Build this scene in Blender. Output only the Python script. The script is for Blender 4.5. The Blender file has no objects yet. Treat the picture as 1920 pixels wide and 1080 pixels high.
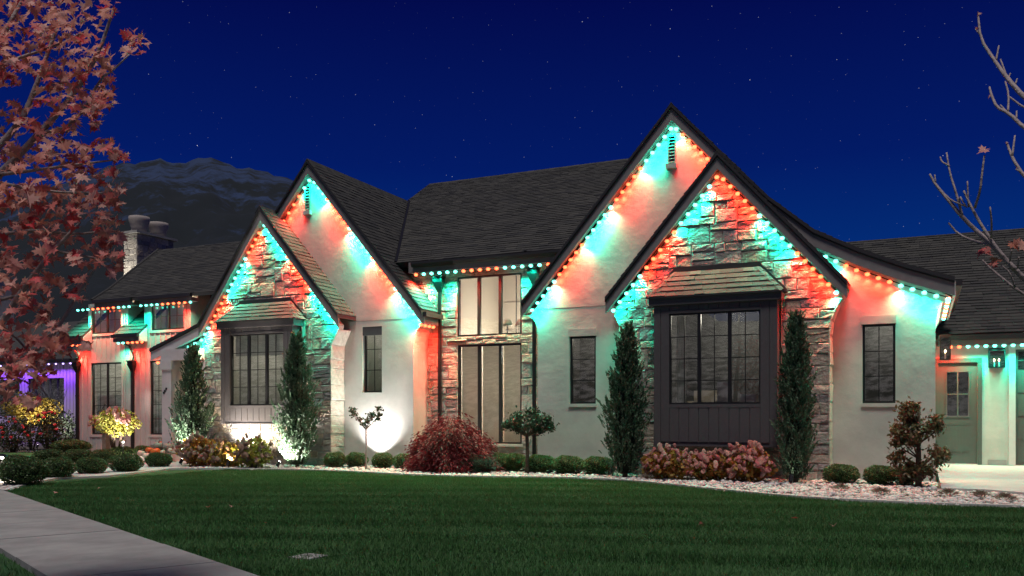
import bpy, math, random
import numpy as np
from mathutils import Vector, Matrix
from mathutils.geometry import tessellate_polygon

# ------------------------------------------------------------------ camera, sky, moon, exposure
SC = bpy.context.scene
COL = SC.collection
F, HX, HY, CH = 1650.0, 960.0, 780.0, 1.15          # focal length in px, principal column, horizon row, eye height
PHI = math.radians(24.87)                            # the camera looks this far left of the facade's normal
CP, SP = math.cos(PHI), math.sin(PHI)
cam = bpy.data.cameras.new('camera'); camo = bpy.data.objects.new('camera', cam); COL.objects.link(camo)
camo.location = (0, 0, CH); camo.rotation_euler = (math.radians(90), 0, PHI)
cam.sensor_width = 36; cam.lens = F / 1920 * 36; cam.shift_y = (HY - 540) / 1920
cam.clip_start = .1; cam.clip_end = 20000
SC.camera = camo

world = bpy.data.worlds.new('World'); SC.world = world; world.use_nodes = True
wn = world.node_tree; wn.nodes.clear()
def N(nt, typ, **kw):
    n = nt.nodes.new(typ)
    for k, v in kw.items(): setattr(n, k, v)
    return n
wo = N(wn, 'ShaderNodeOutputWorld'); bg = N(wn, 'ShaderNodeBackground')
tc = N(wn, 'ShaderNodeTexCoord'); sx = N(wn, 'ShaderNodeSeparateXYZ')
ramp = N(wn, 'ShaderNodeValToRGB')
els = ramp.color_ramp.elements
els[0].position = 0.0; els[0].color = (.001, .034, .19, 1)
els[1].position = 1.0; els[1].color = (.0008, .001, .030, 1)
for p, c in ((.12, (.0009, .032, .20, 1)), (.27, (.0008, .0105, .125, 1)), (.45, (.0008, .0022, .064, 1))):
    e = els.new(p); e.color = c
vor = N(wn, 'ShaderNodeTexVoronoi', feature='F1'); vor.inputs['Scale'].default_value = 95
lt = N(wn, 'ShaderNodeMath', operation='LESS_THAN'); lt.inputs[1].default_value = .036
sep = N(wn, 'ShaderNodeSeparateColor'); pw = N(wn, 'ShaderNodeMath', operation='POWER'); pw.inputs[1].default_value = 7
mul = N(wn, 'ShaderNodeMath', operation='MULTIPLY'); mul2 = N(wn, 'ShaderNodeMath', operation='MULTIPLY'); mul2.inputs[1].default_value = .9
addc = N(wn, 'ShaderNodeMixRGB', blend_type='ADD'); addc.inputs[0].default_value = 1
L = wn.links.new
L(tc.outputs['Generated'], sx.inputs[0]); L(sx.outputs['Z'], ramp.inputs[0])
L(tc.outputs['Generated'], vor.inputs['Vector']); L(vor.outputs['Distance'], lt.inputs[0])
L(vor.outputs['Color'], sep.inputs[0]); L(sep.outputs[0], pw.inputs[0])
L(lt.outputs[0], mul.inputs[0]); L(pw.outputs[0], mul.inputs[1]); L(mul.outputs[0], mul2.inputs[0])
v2 = N(wn, 'ShaderNodeTexVoronoi', feature='F1'); v2.inputs['Scale'].default_value = 210
l2 = N(wn, 'ShaderNodeMath', operation='LESS_THAN'); l2.inputs[1].default_value = .07
s2 = N(wn, 'ShaderNodeSeparateColor'); p2_ = N(wn, 'ShaderNodeMath', operation='POWER'); p2_.inputs[1].default_value = 9
m3 = N(wn, 'ShaderNodeMath', operation='MULTIPLY'); m4 = N(wn, 'ShaderNodeMath', operation='MULTIPLY_ADD'); m4.inputs[1].default_value = .32
L(tc.outputs['Generated'], v2.inputs['Vector']); L(v2.outputs['Distance'], l2.inputs[0]); L(v2.outputs['Color'], s2.inputs[0]); L(s2.outputs[1], p2_.inputs[0])
L(l2.outputs[0], m3.inputs[0]); L(p2_.outputs[0], m3.inputs[1]); L(m3.outputs[0], m4.inputs[0]); L(mul2.outputs[0], m4.inputs[2])
L(ramp.outputs[0], addc.inputs[1]); L(m4.outputs[0], addc.inputs[2])
L(addc.outputs[0], bg.inputs[0]); bg.inputs[1].default_value = .84; L(bg.outputs[0], wo.inputs[0])

moon = bpy.data.lights.new('moon', 'SUN'); moon.energy = 1.6; moon.angle = math.radians(14); moon.color = (1, .93, .88)
moono = bpy.data.objects.new('moon', moon); COL.objects.link(moono)
moono.rotation_euler = Vector((-.10, .36, -.93)).to_track_quat('-Z', 'Y').to_euler()

SC.view_settings.view_transform = 'Standard'; SC.view_settings.look = 'None'
SC.view_settings.exposure = .3; SC.view_settings.gamma = 1; SC.view_settings.use_curve_mapping = False
SC.render.engine = 'CYCLES'; SC.cycles.use_denoising = True
SC.cycles.max_bounces = 6; SC.cycles.diffuse_bounces = 3; SC.cycles.glossy_bounces = 3
SC.cycles.transparent_max_bounces = 12; SC.cycles.sample_clamp_indirect = 4
SC.cycles.caustics_reflective = False; SC.cycles.caustics_refractive = False

# ------------------------------------------------------------------ photo pixel -> place
def W(px, py, Y):
    """point of the facade-parallel plane y = Y behind photo pixel (px, py)"""
    u = (px - HX) / F; zc = Y / (CP + u * SP)
    return Vector((zc * (u * CP - SP), Y, CH + (HY - py) / F * zc))
def X(px, Y): return W(px, HY, Y).x
def C(px, py, zc):
    u = (px - HX) / F
    return Vector((zc * (u * CP - SP), zc * (u * SP + CP), CH + (HY - py) / F * zc))
GZ = -.12
def G(px, py, z=GZ):
    return C(px, py, (CH - z) * F / (py - HY)).to_2d().to_3d() + Vector((0, 0, z))

R = random.Random(11)
NR = np.random.default_rng(5)

# ------------------------------------------------------------------ materials
MAT = {}
def mat(name, col, rough=.8, metal=0, var=0, vscale=4, bump=0, bscale=30, isl=0, cols=None, trans=0, spec=.5, bdist=.02):
    m = bpy.data.materials.new(name); m.use_nodes = True; nt = m.node_tree
    b = nt.nodes['Principled BSDF']; b.inputs['Roughness'].default_value = rough; b.inputs['Metallic'].default_value = metal
    b.inputs['Specular IOR Level'].default_value = spec
    l = nt.links.new; out = None
    tcn = N(nt, 'ShaderNodeTexCoord')
    if cols:
        oi = N(nt, 'ShaderNodeObjectInfo'); ge = N(nt, 'ShaderNodeNewGeometry')
        ad = N(nt, 'ShaderNodeMath', operation='ADD'); fr = N(nt, 'ShaderNodeMath', operation='FRACT')
        l(oi.outputs['Random'], ad.inputs[0]); l(ge.outputs['Random Per Island'], ad.inputs[1]); l(ad.outputs[0], fr.inputs[0])
        rp = N(nt, 'ShaderNodeValToRGB'); rp.color_ramp.interpolation = 'LINEAR'
        e = rp.color_ramp.elements
        for i, c in enumerate(cols):
            p = i / (len(cols) - 1)
            if i == 0: q = e[0]
            elif i == len(cols) - 1: q = e[len(e) - 1]
            else: q = e.new(p)
            q.position = p; q.color = (*c, 1)
        l(fr.outputs[0], rp.inputs[0]); out = rp.outputs[0]
    else:
        rg = N(nt, 'ShaderNodeRGB'); rg.outputs[0].default_value = (*col, 1); out = rg.outputs[0]
    if var:
        no = N(nt, 'ShaderNodeTexNoise'); no.inputs['Scale'].default_value = vscale; no.inputs['Detail'].default_value = 6; no.inputs['Roughness'].default_value = .65
        l(tcn.outputs['Object'], no.inputs['Vector'])
        mr = N(nt, 'ShaderNodeMapRange'); mr.inputs[1].default_value = .3; mr.inputs[2].default_value = .7; mr.inputs[3].default_value = 1 - var; mr.inputs[4].default_value = 1 + var
        l(no.outputs['Fac'], mr.inputs[0])
        mx = N(nt, 'ShaderNodeMixRGB', blend_type='MULTIPLY'); mx.inputs[0].default_value = 1
        l(out, mx.inputs[1]); l(mr.outputs[0], mx.inputs[2]); out = mx.outputs[0]
    l(out, b.inputs['Base Color'])
    if bump:
        no = N(nt, 'ShaderNodeTexNoise'); no.inputs['Scale'].default_value = bscale; no.inputs['Detail'].default_value = 6
        l(tcn.outputs['Object'], no.inputs['Vector'])
        bp = N(nt, 'ShaderNodeBump'); bp.inputs['Strength'].default_value = bump; bp.inputs['Distance'].default_value = bdist
        l(no.outputs['Fac'], bp.inputs['Height']); l(bp.outputs[0], b.inputs['Normal'])
    if trans:
        tr = N(nt, 'ShaderNodeBsdfTranslucent'); l(out, tr.inputs[0])
        ms = N(nt, 'ShaderNodeMixShader'); ms.inputs[0].default_value = trans
        l(b.outputs[0], ms.inputs[1]); l(tr.outputs[0], ms.inputs[2]); l(ms.outputs[0], nt.nodes['Material Output'].inputs[0])
    MAT[name] = m; return m
def emit(name, col, s):
    m = bpy.data.materials.new(name); m.use_nodes = True; nt = m.node_tree; nt.nodes.clear()
    e = N(nt, 'ShaderNodeEmission'); e.inputs[0].default_value = (*col, 1); e.inputs[1].default_value = s
    nt.links.new(e.outputs[0], N(nt, 'ShaderNodeOutputMaterial').inputs[0])
    m.cycles.emission_sampling = 'NONE'; MAT[name] = m; return m
def glassmat(name, tint, refl=1.0):
    m = bpy.data.materials.new(name); m.use_nodes = True; nt = m.node_tree; nt.nodes.clear()
    t = N(nt, 'ShaderNodeBsdfTransparent'); t.inputs[0].default_value = (*tint, 1)
    g = N(nt, 'ShaderNodeBsdfGlossy'); g.inputs['Roughness'].default_value = .015; g.inputs[0].default_value = (refl, refl, refl, 1)
    lw = N(nt, 'ShaderNodeLayerWeight'); lw.inputs[0].default_value = .5
    pw4 = N(nt, 'ShaderNodeMath', operation='POWER'); pw4.inputs[1].default_value = 4; nt.links.new(lw.outputs['Facing'], pw4.inputs[0])
    fr = N(nt, 'ShaderNodeMath', operation='MULTIPLY_ADD'); fr.inputs[1].default_value = .9; fr.inputs[2].default_value = .075; nt.links.new(pw4.outputs[0], fr.inputs[0])
    ms = N(nt, 'ShaderNodeMixShader'); o = N(nt, 'ShaderNodeOutputMaterial')
    nt.links.new(fr.outputs[0], ms.inputs[0]); nt.links.new(t.outputs[0], ms.inputs[1]); nt.links.new(g.outputs[0], ms.inputs[2]); nt.links.new(ms.outputs[0], o.inputs[0])
    MAT[name] = m; return m

mat('stucco', (.52, .495, .455), .92, var=.13, vscale=1.3, bump=.22, bscale=6, bdist=.03)
mat('mortar', (.46, .43, .39), .95, var=.15, vscale=8, bump=.5, bscale=60)
mat('stone', (.3, .3, .3), .85, cols=[(.27, .25, .23), (.42, .36, .29), (.33, .32, .31), (.21, .195, .19), (.48, .42, .35), (.36, .28, .21), (.30, .295, .295)], var=.28, vscale=9, bump=.9, bscale=22, bdist=.03)
mat('quoin', (.5, .47, .4), .85, cols=[(.46, .42, .35), (.55, .51, .44), (.38, .35, .30)], var=.2, vscale=9, bump=.9, bscale=22, bdist=.03)
mat('shingle', (.1, .1, .1), .9, cols=[(.034, .035, .034), (.052, .052, .048), (.028, .029, .031), (.062, .061, .055), (.042, .042, .041)], var=.2, vscale=40, bump=.3, bscale=300, bdist=.005)
mat('roof_base', (.05, .05, .05), .95)
mat('bay_paint', (.082, .075, .080), .6, var=.1, vscale=14, bump=.2, bscale=40)
mat('bay_paint_lit', (.40, .37, .375), .65, var=.08, vscale=14, bump=.2, bscale=40)  # unused copy of bay_paint with the uplight's brightness put into the colour
mat('board_paint', (.47, .43, .42), .7, var=.08, vscale=6, bump=.2, bscale=40)
mat('trim_grey', (.20, .185, .185), .7, var=.1, vscale=10)
mat('white_trim', (.62, .58, .57), .7, var=.05, vscale=6)
mat('black_metal', (.012, .012, .013), .4, metal=.0)
mat('dark_metal', (.03, .03, .032), .35, metal=.6)
mat('gutter_metal', (.055, .052, .05), .4, metal=.4)
mat('green_door', (.085, .10, .09), .5, var=.06, vscale=8)
mat('interior_beige', (.50, .44, .36), .9)
mat('interior_dark', (.10, .10, .10), .9, var=.3, vscale=2)
mat('interior_grey', (.28, .28, .26), .9, var=.1, vscale=3)
mat('shade_cloth', (.56, .52, .46), .95, trans=.55, bump=.4, bscale=50)
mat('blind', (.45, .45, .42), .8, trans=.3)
glassmat('glass', (.92, .95, .94)); glassmat('glass_dark', (.55, .58, .60))
mat('concrete', (.30, .295, .285), .9, var=.26, vscale=1.6, bump=.3, bscale=80, bdist=.006)
mat('concrete_pale', (.52, .51, .49), .9, var=.1, vscale=2, bump=.3, bscale=80, bdist=.006)
mat('clay_pot', (.34, .30, .28), .9, var=.15, vscale=4, bump=.3)
mat('bark_grey', (.36, .30, .29), .9, var=.25, vscale=20, bump=.7, bscale=40)
mat('bark_brown', (.10, .07, .05), .9, var=.3, vscale=20, bump=.7, bscale=40)
mat('timber', (.20, .155, .12), .85, var=.3, vscale=10, bump=.5)
TEAL, RED, PURP = (.004, 1.0, .60), (1.0, .020, .008), (.28, .08, 1.0)
emit('bulb_green', (.14, 1, .72), 4.5); emit('bulb_red', (1, .10, .035), 6); emit('bulb_purple', (.5, .35, 1), 4)
emit('bulb_warm', (1, .72, .38), 14); emit('bulb_white', (1, .93, .82), 20)

# ------------------------------------------------------------------ builders
def tag(o, label=None, cat=None, group=None, kind=None):
    if label: o['label'] = label
    if cat: o['category'] = cat
    if group: o['group'] = group
    if kind: o['kind'] = kind
    return o
def empty(name, loc, label=None, cat=None, group=None, kind=None):
    o = bpy.data.objects.new(name, None); COL.objects.link(o); o.location = loc
    o.empty_display_size = .2
    return tag(o, label, cat, group, kind)
def wloc(o):
    v = Vector(o.location)
    while o.parent is not None: o = o.parent; v = v + Vector(o.location)
    return v
def link(name, me, parent=None, loc=(0, 0, 0)):
    """loc in world space; no parent here is ever rotated or scaled"""
    o = bpy.data.objects.new(name, me); COL.objects.link(o)
    o.location = Vector(loc)
    if parent is not None:
        o.parent = parent; o.location = Vector(loc) - wloc(parent)
    return o
def mesh(name, V, Fa, m, smooth=False):
    me = bpy.data.meshes.new(name); me.from_pydata([tuple(v) for v in V], [], [tuple(f) for f in Fa])
    ms = m if isinstance(m, (list, tuple)) else [m]
    for q in ms: me.materials.append(MAT[q] if isinstance(q, str) else q)
    if smooth: me.polygons.foreach_set('use_smooth', [True] * len(me.polygons))
    me.update(); return me
def npmesh(name, V, Fa, m, smooth=False, midx=None):
    """fast mesh from arrays; Fa (n,k)"""
    V = np.asarray(V, np.float32); Fa = np.asarray(Fa, np.int32); n, k = Fa.shape
    me = bpy.data.meshes.new(name); me.vertices.add(len(V)); me.vertices.foreach_set('co', V.ravel())
    me.loops.add(n * k); me.loops.foreach_set('vertex_index', Fa.ravel())
    me.polygons.add(n); me.polygons.foreach_set('loop_start', np.arange(n, dtype=np.int32) * k)
    ms = m if isinstance(m, (list, tuple)) else [m]
    for q in ms: me.materials.append(MAT[q])
    if midx is not None: me.polygons.foreach_set('material_index', np.asarray(midx, np.int32))
    if smooth: me.polygons.foreach_set('use_smooth', np.ones(n, bool))
    me.update(calc_edges=True); return me
class MB:
    def __init__(s): s.v = []; s.f = []
    def add(s, V, Fa):
        b = len(s.v); s.v += [Vector(v) for v in V]; s.f += [tuple(i + b for i in f) for f in Fa]; return s
    def box(s, a, b):
        x0, y0, z0 = a; x1, y1, z1 = b
        if x0 > x1: x0, x1 = x1, x0
        if y0 > y1: y0, y1 = y1, y0
        if z0 > z1: z0, z1 = z1, z0
        return s.add([(x0, y0, z0), (x1, y0, z0), (x1, y1, z0), (x0, y1, z0), (x0, y0, z1), (x1, y0, z1), (x1, y1, z1), (x0, y1, z1)],
                     [(0, 3, 2, 1), (4, 5, 6, 7), (0, 1, 5, 4), (1, 2, 6, 5), (2, 3, 7, 6), (3, 0, 4, 7)])
    def prism(s, loop, off):
        """closed polygon of 3-D points extruded by off"""
        n = len(loop); off = Vector(off); A = [Vector(p) for p in loop]
        t = tessellate_polygon([A])
        nm = Vector((0, 0, 0))
        for i in range(n): nm += A[i].cross(A[(i + 1) % n])
        fl = nm.dot(off) > 0
        b = len(s.v); s.v += A + [p + off for p in A]
        for q in t:
            a = (A[q[1]] - A[q[0]]).cross(A[q[2]] - A[q[0]])
            q = tuple(q) if a.dot(off) < 0 else (q[0], q[2], q[1])
            s.f.append(tuple(i + b for i in q)); s.f.append(tuple(i + b + n for i in (q[0], q[2], q[1])))
        for i in range(n):
            j = (i + 1) % n
            f = (i + b, j + b, j + n + b, i + n + b)
            s.f.append(f if not fl else f[::-1])
        return s
    def tube(s, pts, rad, k=7, cap=True):
        pts = [Vector(p) for p in pts]; n = len(pts)
        if not isinstance(rad, (list, tuple)): rad = [rad] * n
        b = len(s.v); up = Vector((.13, .21, 1)).normalized()
        for i, p in enumerate(pts):
            d = (pts[min(i + 1, n - 1)] - pts[max(i - 1, 0)]).normalized()
            a = d.cross(up)
            if a.length < 1e-3: a = d.cross(Vector((1, 0, 0)))
            a.normalize(); c = d.cross(a)
            for j in range(k):
                t = 2 * math.pi * j / k
                s.v.append(p + (a * math.cos(t) + c * math.sin(t)) * rad[i])
        for i in range(n - 1):
            for j in range(k):
                q = (j + 1) % k
                s.f.append((b + i * k + j, b + i * k + q, b + (i + 1) * k + q, b + (i + 1) * k + j))
        if cap:
            s.f.append(tuple(b + j for j in range(k))[::-1]); s.f.append(tuple(b + (n - 1) * k + j for j in range(k)))
        return s
    def lathe(s, base, prof, k=16):
        base = Vector(base); b = len(s.v); n = len(prof)
        for r, z in prof:
            for j in range(k):
                t = 2 * math.pi * j / k; s.v.append(base + Vector((r * math.cos(t), r * math.sin(t), z)))
        for i in range(n - 1):
            for j in range(k):
                q = (j + 1) % k; s.f.append((b + i * k + j, b + i * k + q, b + (i + 1) * k + q, b + (i + 1) * k + j))
        s.f.append(tuple(b + j for j in range(k))[::-1]); s.f.append(tuple(b + (n - 1) * k + j for j in range(k)))
        return s
    def build(s, name, m, parent=None, smooth=False, centre=True):
        """vertices are world points; the object's origin goes to their middle"""
        if centre:
            lo = Vector([min(v[i] for v in s.v) for i in range(3)]); hi = Vector([max(v[i] for v in s.v) for i in range(3)])
            c = (lo + hi) / 2
        else: c = Vector((0, 0, 0))
        return link(name, mesh(name, [v - c for v in s.v], s.f, m, smooth), parent, c)

def bar(name, a, b, m, parent): return MB().box(a, b).build(name, m, parent)

def tiles(xl, xr, z0, z1, rowh, wid, rng, holes=(), split=0):
    """courses of pieces between the edges xl(z) and xr(z); quads as (x00,x10,x11,x01,za,zb), holes (x0,z0,x1,z1) left open"""
    out = []; z = z0; marks = sorted([h[1] for h in holes] + [h[3] for h in holes] + [z1])
    while z < z1 - .02:
        h = rng.uniform(*rowh); nxt = min([m for m in marks if m > z + 1e-6])
        zb = z + h
        if zb > nxt - rowh[0] * .6: zb = nxt
        if zb - z > rowh[1] * 1.5: zb = (z + zb) / 2
        zm = (z + zb) / 2; spans = [(None, None)]
        cut = [(hh[0], hh[2]) for hh in holes if hh[1] < zm < hh[3]]
        ia, ib = (xl(z), xl(zb)), (xr(z), xr(zb)); cur = ia
        segs = []
        for c0, c1 in sorted(cut): segs.append((cur, (c0, c0))); cur = (c1, c1)
        segs.append((cur, ib))
        for (la, lb), (ra, rb) in segs:
            Lm, Rm = (la + lb) / 2, (ra + rb) / 2
            if Rm - Lm < .04: continue
            xs = [Lm]; k = rng.uniform(.5, 1)
            while True:
                nx = xs[-1] + rng.uniform(*wid) * k; k = 1
                if nx > Rm - wid[0] * .55: break
                xs.append(nx)
            xs.append(Rm)
            for i in range(len(xs) - 1):
                a0, b0 = (la, lb) if i == 0 else (xs[i], xs[i])
                a1, b1 = (ra, rb) if i == len(xs) - 2 else (xs[i + 1], xs[i + 1])
                if split and zb - z > .2 and i not in (0, len(xs) - 2) and rng.random() < split:
                    zs = z + (zb - z) * rng.uniform(.4, .6)
                    out.append((a0, a1, a1, a0, z, zs)); out.append((a0, a1, a1, a0, zs, zb))
                else: out.append((a0, a1, b1, b0, z, zb))
        z = zb
    return out

def ashlar(xl, xr, z0, z1, rng, holes=(), course=(.32, .46), wid=(.30, .66)):
    """squared rubble: courses of blocks, each block broken into one to three stones"""
    out = []
    for a0, a1, b1, b0, za, zb in tiles(xl, xr, z0, z1, course, wid, rng, holes):
        h = zb - za; slant = abs(a0 - b0) > .01 or abs(a1 - b1) > .01
        L_ = lambda z: a0 + (b0 - a0) * (z - za) / h
        R_ = lambda z: a1 + (b1 - a1) * (z - za) / h
        def put(xa, xb, s, e):    # xa, xb as fractions across the block
            f = lambda t, z: L_(z) + (R_(z) - L_(z)) * t
            out.append((f(xa, s), f(xb, s), f(xb, e), f(xa, e), s, e))
        k = rng.random(); w = min(a1 - a0, b1 - b0) if slant else a1 - a0
        if h < .2: k = 0 if w < .5 else .1
        if k < .12 or w < .16 and k < .5: put(0, 1, za, zb)
        elif k < .42: zs = za + h * rng.uniform(.3, .7); put(0, 1, za, zs); put(0, 1, zs, zb)
        elif k < .80 and w > .3:
            zs = za + h * rng.uniform(.35, .65); t = rng.uniform(.3, .7)
            if rng.random() < .5: put(0, 1, za, zs); put(0, t, zs, zb); put(t, 1, zs, zb)
            else: put(0, t, za, zs); put(t, 1, za, zs); put(0, 1, zs, zb)
        elif k < .92 and w > .4:
            t = rng.uniform(.35, .65); zs = za + h * rng.uniform(.4, .6)
            if rng.random() < .5: put(0, t, za, zb); put(t, 1, za, zs); put(t, 1, zs, zb)
            else: put(t, 1, za, zb); put(0, t, za, zs); put(0, t, zs, zb)
        else: s1, s2 = za + h * rng.uniform(.25, .4), za + h * rng.uniform(.6, .75); put(0, 1, za, s1); put(0, 1, s1, s2); put(0, 1, s2, zb)
    return out

def stone(q, O, U, V, Nn, m, parent, rng, proud=(.016, .042), joint=.008, name='stone'):
    """rock-faced block on the wall plane O + u U + v V, standing proud along Nn"""
    x00, x10, x11, x01, za, zb = q
    if max(x10 - x00, x11 - x01) < .05: return None
    c = [Vector((x00 + joint, za + joint)), Vector((max(x10 - joint, x00 + joint), za + joint)),
         Vector((max(x11 - joint, x01 + joint), zb - joint)), Vector((x01 + joint, zb - joint))]
    c = [p + Vector((rng.uniform(-.014, .014), rng.uniform(-.014, .014))) for p in c]
    w = (c[1] - c[0]).length; nx = 5 if w > .3 else 4; ny = 4
    d0 = rng.uniform(*proud); vs = []; fs = []
    tx, ty = rng.uniform(-.012, .012), rng.uniform(-.012, .012)
    for j in range(ny + 1):
        for i in range(nx + 1):
            s, t = i / nx, j / ny
            # draw the outer ring of vertices close to the border so the arris is narrow
            if 0 < i < nx: s = .05 + .9 * (i - 1) / (nx - 2) if nx > 2 else .5
            if 0 < j < ny: t = .09 + .82 * (j - 1) / (ny - 2)
            p = (c[0] * (1 - s) + c[1] * s) * (1 - t) + (c[3] * (1 - s) + c[2] * s) * t
            edge = i in (0, nx) or j in (0, ny)
            d = d0 * .72 if edge else d0 + rng.uniform(-.007, .008) + tx * (s - .5) + ty * (t - .5)
            if not edge: p = p + Vector((rng.uniform(-.006, .006), rng.uniform(-.006, .006)))
            vs.append((p, d))
    k = nx + 1
    for j in range(ny):
        for i in range(nx): fs.append((j * k + i, j * k + i + 1, (j + 1) * k + i + 1, (j + 1) * k + i))
    ring = [i for i in range(nx)] + [j * k + nx for j in range(ny)] + [ny * k + i for i in range(nx, 0, -1)] + [j * k for j in range(ny, 0, -1)]
    b = len(vs); vs += [(vs[i][0], -.01) for i in ring]
    for i in range(len(ring)):
        j = (i + 1) % len(ring); fs.append((ring[j], ring[i], b + i, b + j))
    P = [O + U * p.x + V * p.y + Nn * d for p, d in vs]
    if U.cross(V).dot(Nn) < 0: fs = [f[::-1] for f in fs]
    cc = O + U * ((c[0].x + c[2].x) / 2) + V * ((c[0].y + c[2].y) / 2)
    A = ((P[nx] - P[0]).cross(P[ny * k] - P[0])).length; dv = cc - Vector((0, 0, CH))
    STONES.append((A / dv.length_squared, P, fs, m, parent, cc, name))
STONES = []
def lay_stones(limit=300):
    """the largest stones in view become objects of their own, the rest of each wall one joined part"""
    STONES.sort(key=lambda s: -s[0]); rest = {}
    for i, (_, P, fs, m, parent, cc, name) in enumerate(STONES):
        if i < limit: link(name, mesh(name, [p - cc for p in P], fs, m), parent, cc)
        else: rest.setdefault((parent.name, m), (parent, MB()))[1].add(P, fs)
    for (_, m), (parent, mb) in rest.items(): tag(mb.build('stone_infill', m, parent), kind='stuff')

def shingle_geo(q, O, U, V, Nn, rng, t=.016):
    x00, x10, x11, x01, za, zb = q; g = .003; t = t * rng.uniform(.7, 1.5); ze = zb + .02
    a = [O + U * (x00 + g) + V * za + Nn * t, O + U * (x10 - g) + V * za + Nn * t, O + U * (x11 - g) + V * ze + Nn * .003, O + U * (x01 + g) + V * ze + Nn * .003,
         O + U * (x00 + g) + V * za, O + U * (x10 - g) + V * za]
    f = [(0, 1, 2, 3), (4, 5, 1, 0), (4, 0, 3), (5, 2, 1)]
    if U.cross(V).dot(Nn) < 0: f = [k[::-1] for k in f]
    return a, f
def shingles(tl, O, U, V, parent, rng, single=False, keep=None, Nn=None, t=.016):
    """cover the plane with shingles: one object each, or (single False) joined into one stuff part"""
    Nn = Nn or U.cross(V).normalized()
    mb = MB()
    for q in tl:
        a, f = shingle_geo(q, O, U, V, Nn, rng, t)
        if keep and not keep((a[0] + a[2]) / 2): continue
        if single:
            o = MB().add(a, f).build('shingle', 'shingle', parent)
        else: mb.add(a, f)
    if not single and mb.v: tag(mb.build('shingle_courses', 'shingle', parent), kind='stuff')

def plate(name, outline, holes, Y, th, m, parent, axis='y', kind=None):
    """flat wall with openings; outline and holes as (x,z); axis y faces -y"""
    loops = [[Vector((x, 0, z)) for x, z in outline]] + [[Vector((x0, 0, z0)), Vector((x1, 0, z0)), Vector((x1, 0, z1)), Vector((x0, 0, z1))] for x0, z0, x1, z1 in holes]
    tr = tessellate_polygon(loops); P = [p for l in loops for p in l]; n = len(P)
    v = [p + Vector((0, Y, 0)) for p in P] + [p + Vector((0, Y + th, 0)) for p in P]; f = []
    for a, b, c in tr:
        nn = (P[b] - P[a]).cross(P[c] - P[a]).y
        if nn > 0: b, c = c, b
        f += [(a, b, c), (a + n, c + n, b + n)]
    k = 0
    for l in loops:
        m_ = len(l); ar = sum(l[i].x * l[(i + 1) % m_].z - l[(i + 1) % m_].x * l[i].z for i in range(m_))
        outer = k == 0
        for i in range(m_):
            j = (i + 1) % m_; q = (k + i, k + i + n, k + j + n, k + j)
            ccw = ar > 0
            f.append(q if (ccw == outer) else q[::-1]) if not outer else f.append(q[::-1] if not ccw else q)
        k += m_
    mb = MB().add(v, f)
    return mb.build(name, m, parent)

def window(parent, x0, z0, x1, z1, Y, cols=1, grid=(2, 4), fw=.045, mw=.05, depth=.07, glass='glass', fm='black_metal', room='interior_dark', rd=2.6, rm=.5, glow=0, gcol=(1, .9, .75)):
    """frame (the window part), with its panes, mullions, muntins and the dark room behind"""
    y0 = Y + .05; y1 = y0 + depth
    w = MB()
    w.box((x0, y0, z0), (x1, y1, z0 + fw)).box((x0, y0, z1 - fw), (x1, y1, z1)).box((x0, y0, z0 + fw), (x0 + fw, y1, z1 - fw)).box((x1 - fw, y0, z0 + fw), (x1, y1, z1 - fw))
    w = w.build('window', fm, parent)
    ix0, ix1, iz0, iz1 = x0 + fw, x1 - fw, z0 + fw, z1 - fw
    cw = (ix1 - ix0 - mw * (cols - 1)) / cols
    for c in range(cols):
        a = ix0 + c * (cw + mw); b = a + cw
        if c < cols - 1: bar('mullion', (b, y0 + .004, iz0), (b + mw, y1 - .004, iz1), fm, w)
        MB().box((a, y0 + .034, iz0), (b, y0 + .040, iz1)).build('pane', glass, w)
        gx, gz = grid
        for i in range(1, gx):
            xm = a + cw * i / gx; bar('muntin', (xm - .008, y0 + .02, iz0), (xm + .008, y0 + .032, iz1), fm, w)
        for i in range(1, gz):
            zm = iz0 + (iz1 - iz0) * i / gz; bar('muntin', (a, y0 + .018, zm - .008), (b, y0 + .030, zm + .008), fm, w)
    if room:
        e = rm; ya, yb = Y + .32, Y + rd
        v = [(x0 - e, ya, z0 - e), (x1 + e, ya, z0 - e), (x1 + e, ya, z1 + e), (x0 - e, ya, z1 + e), (x0 - e, yb, z0 - e), (x1 + e, yb, z0 - e), (x1 + e, yb, z1 + e), (x0 - e, yb, z1 + e)]
        MB().add(v, [(4, 5, 6, 7), (0, 4, 7, 3), (1, 2, 6, 5), (0, 1, 5, 4), (3, 7, 6, 2)]).build('room_lining', room, w)
        if glow: lamp('room_fill', 'POINT', ((x0 + x1) / 2 + .15, (ya + yb) / 2 + .2, z1 + e - .25), glow, gcol, w, size=.15)  # added fill lamp, lifts the room seen behind the glass
    return w

LD = {}
def lamp(name, kind, loc, energy, col, parent=None, size=.03, spot=None, blend=.5, aim=None):
    key = (name, kind, energy, col, size, spot, blend)
    if key not in LD:
        d = bpy.data.lights.new(name, kind); d.energy = energy; d.color = col; d.shadow_soft_size = size
        if kind == 'SPOT': d.spot_size = math.radians(spot); d.spot_blend = blend
        LD[key] = d
    o = link(name, LD[key], parent, loc)
    if aim is not None: o.rotation_euler = Vector(aim).to_track_quat('-Z', 'Y').to_euler()
    return o
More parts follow.
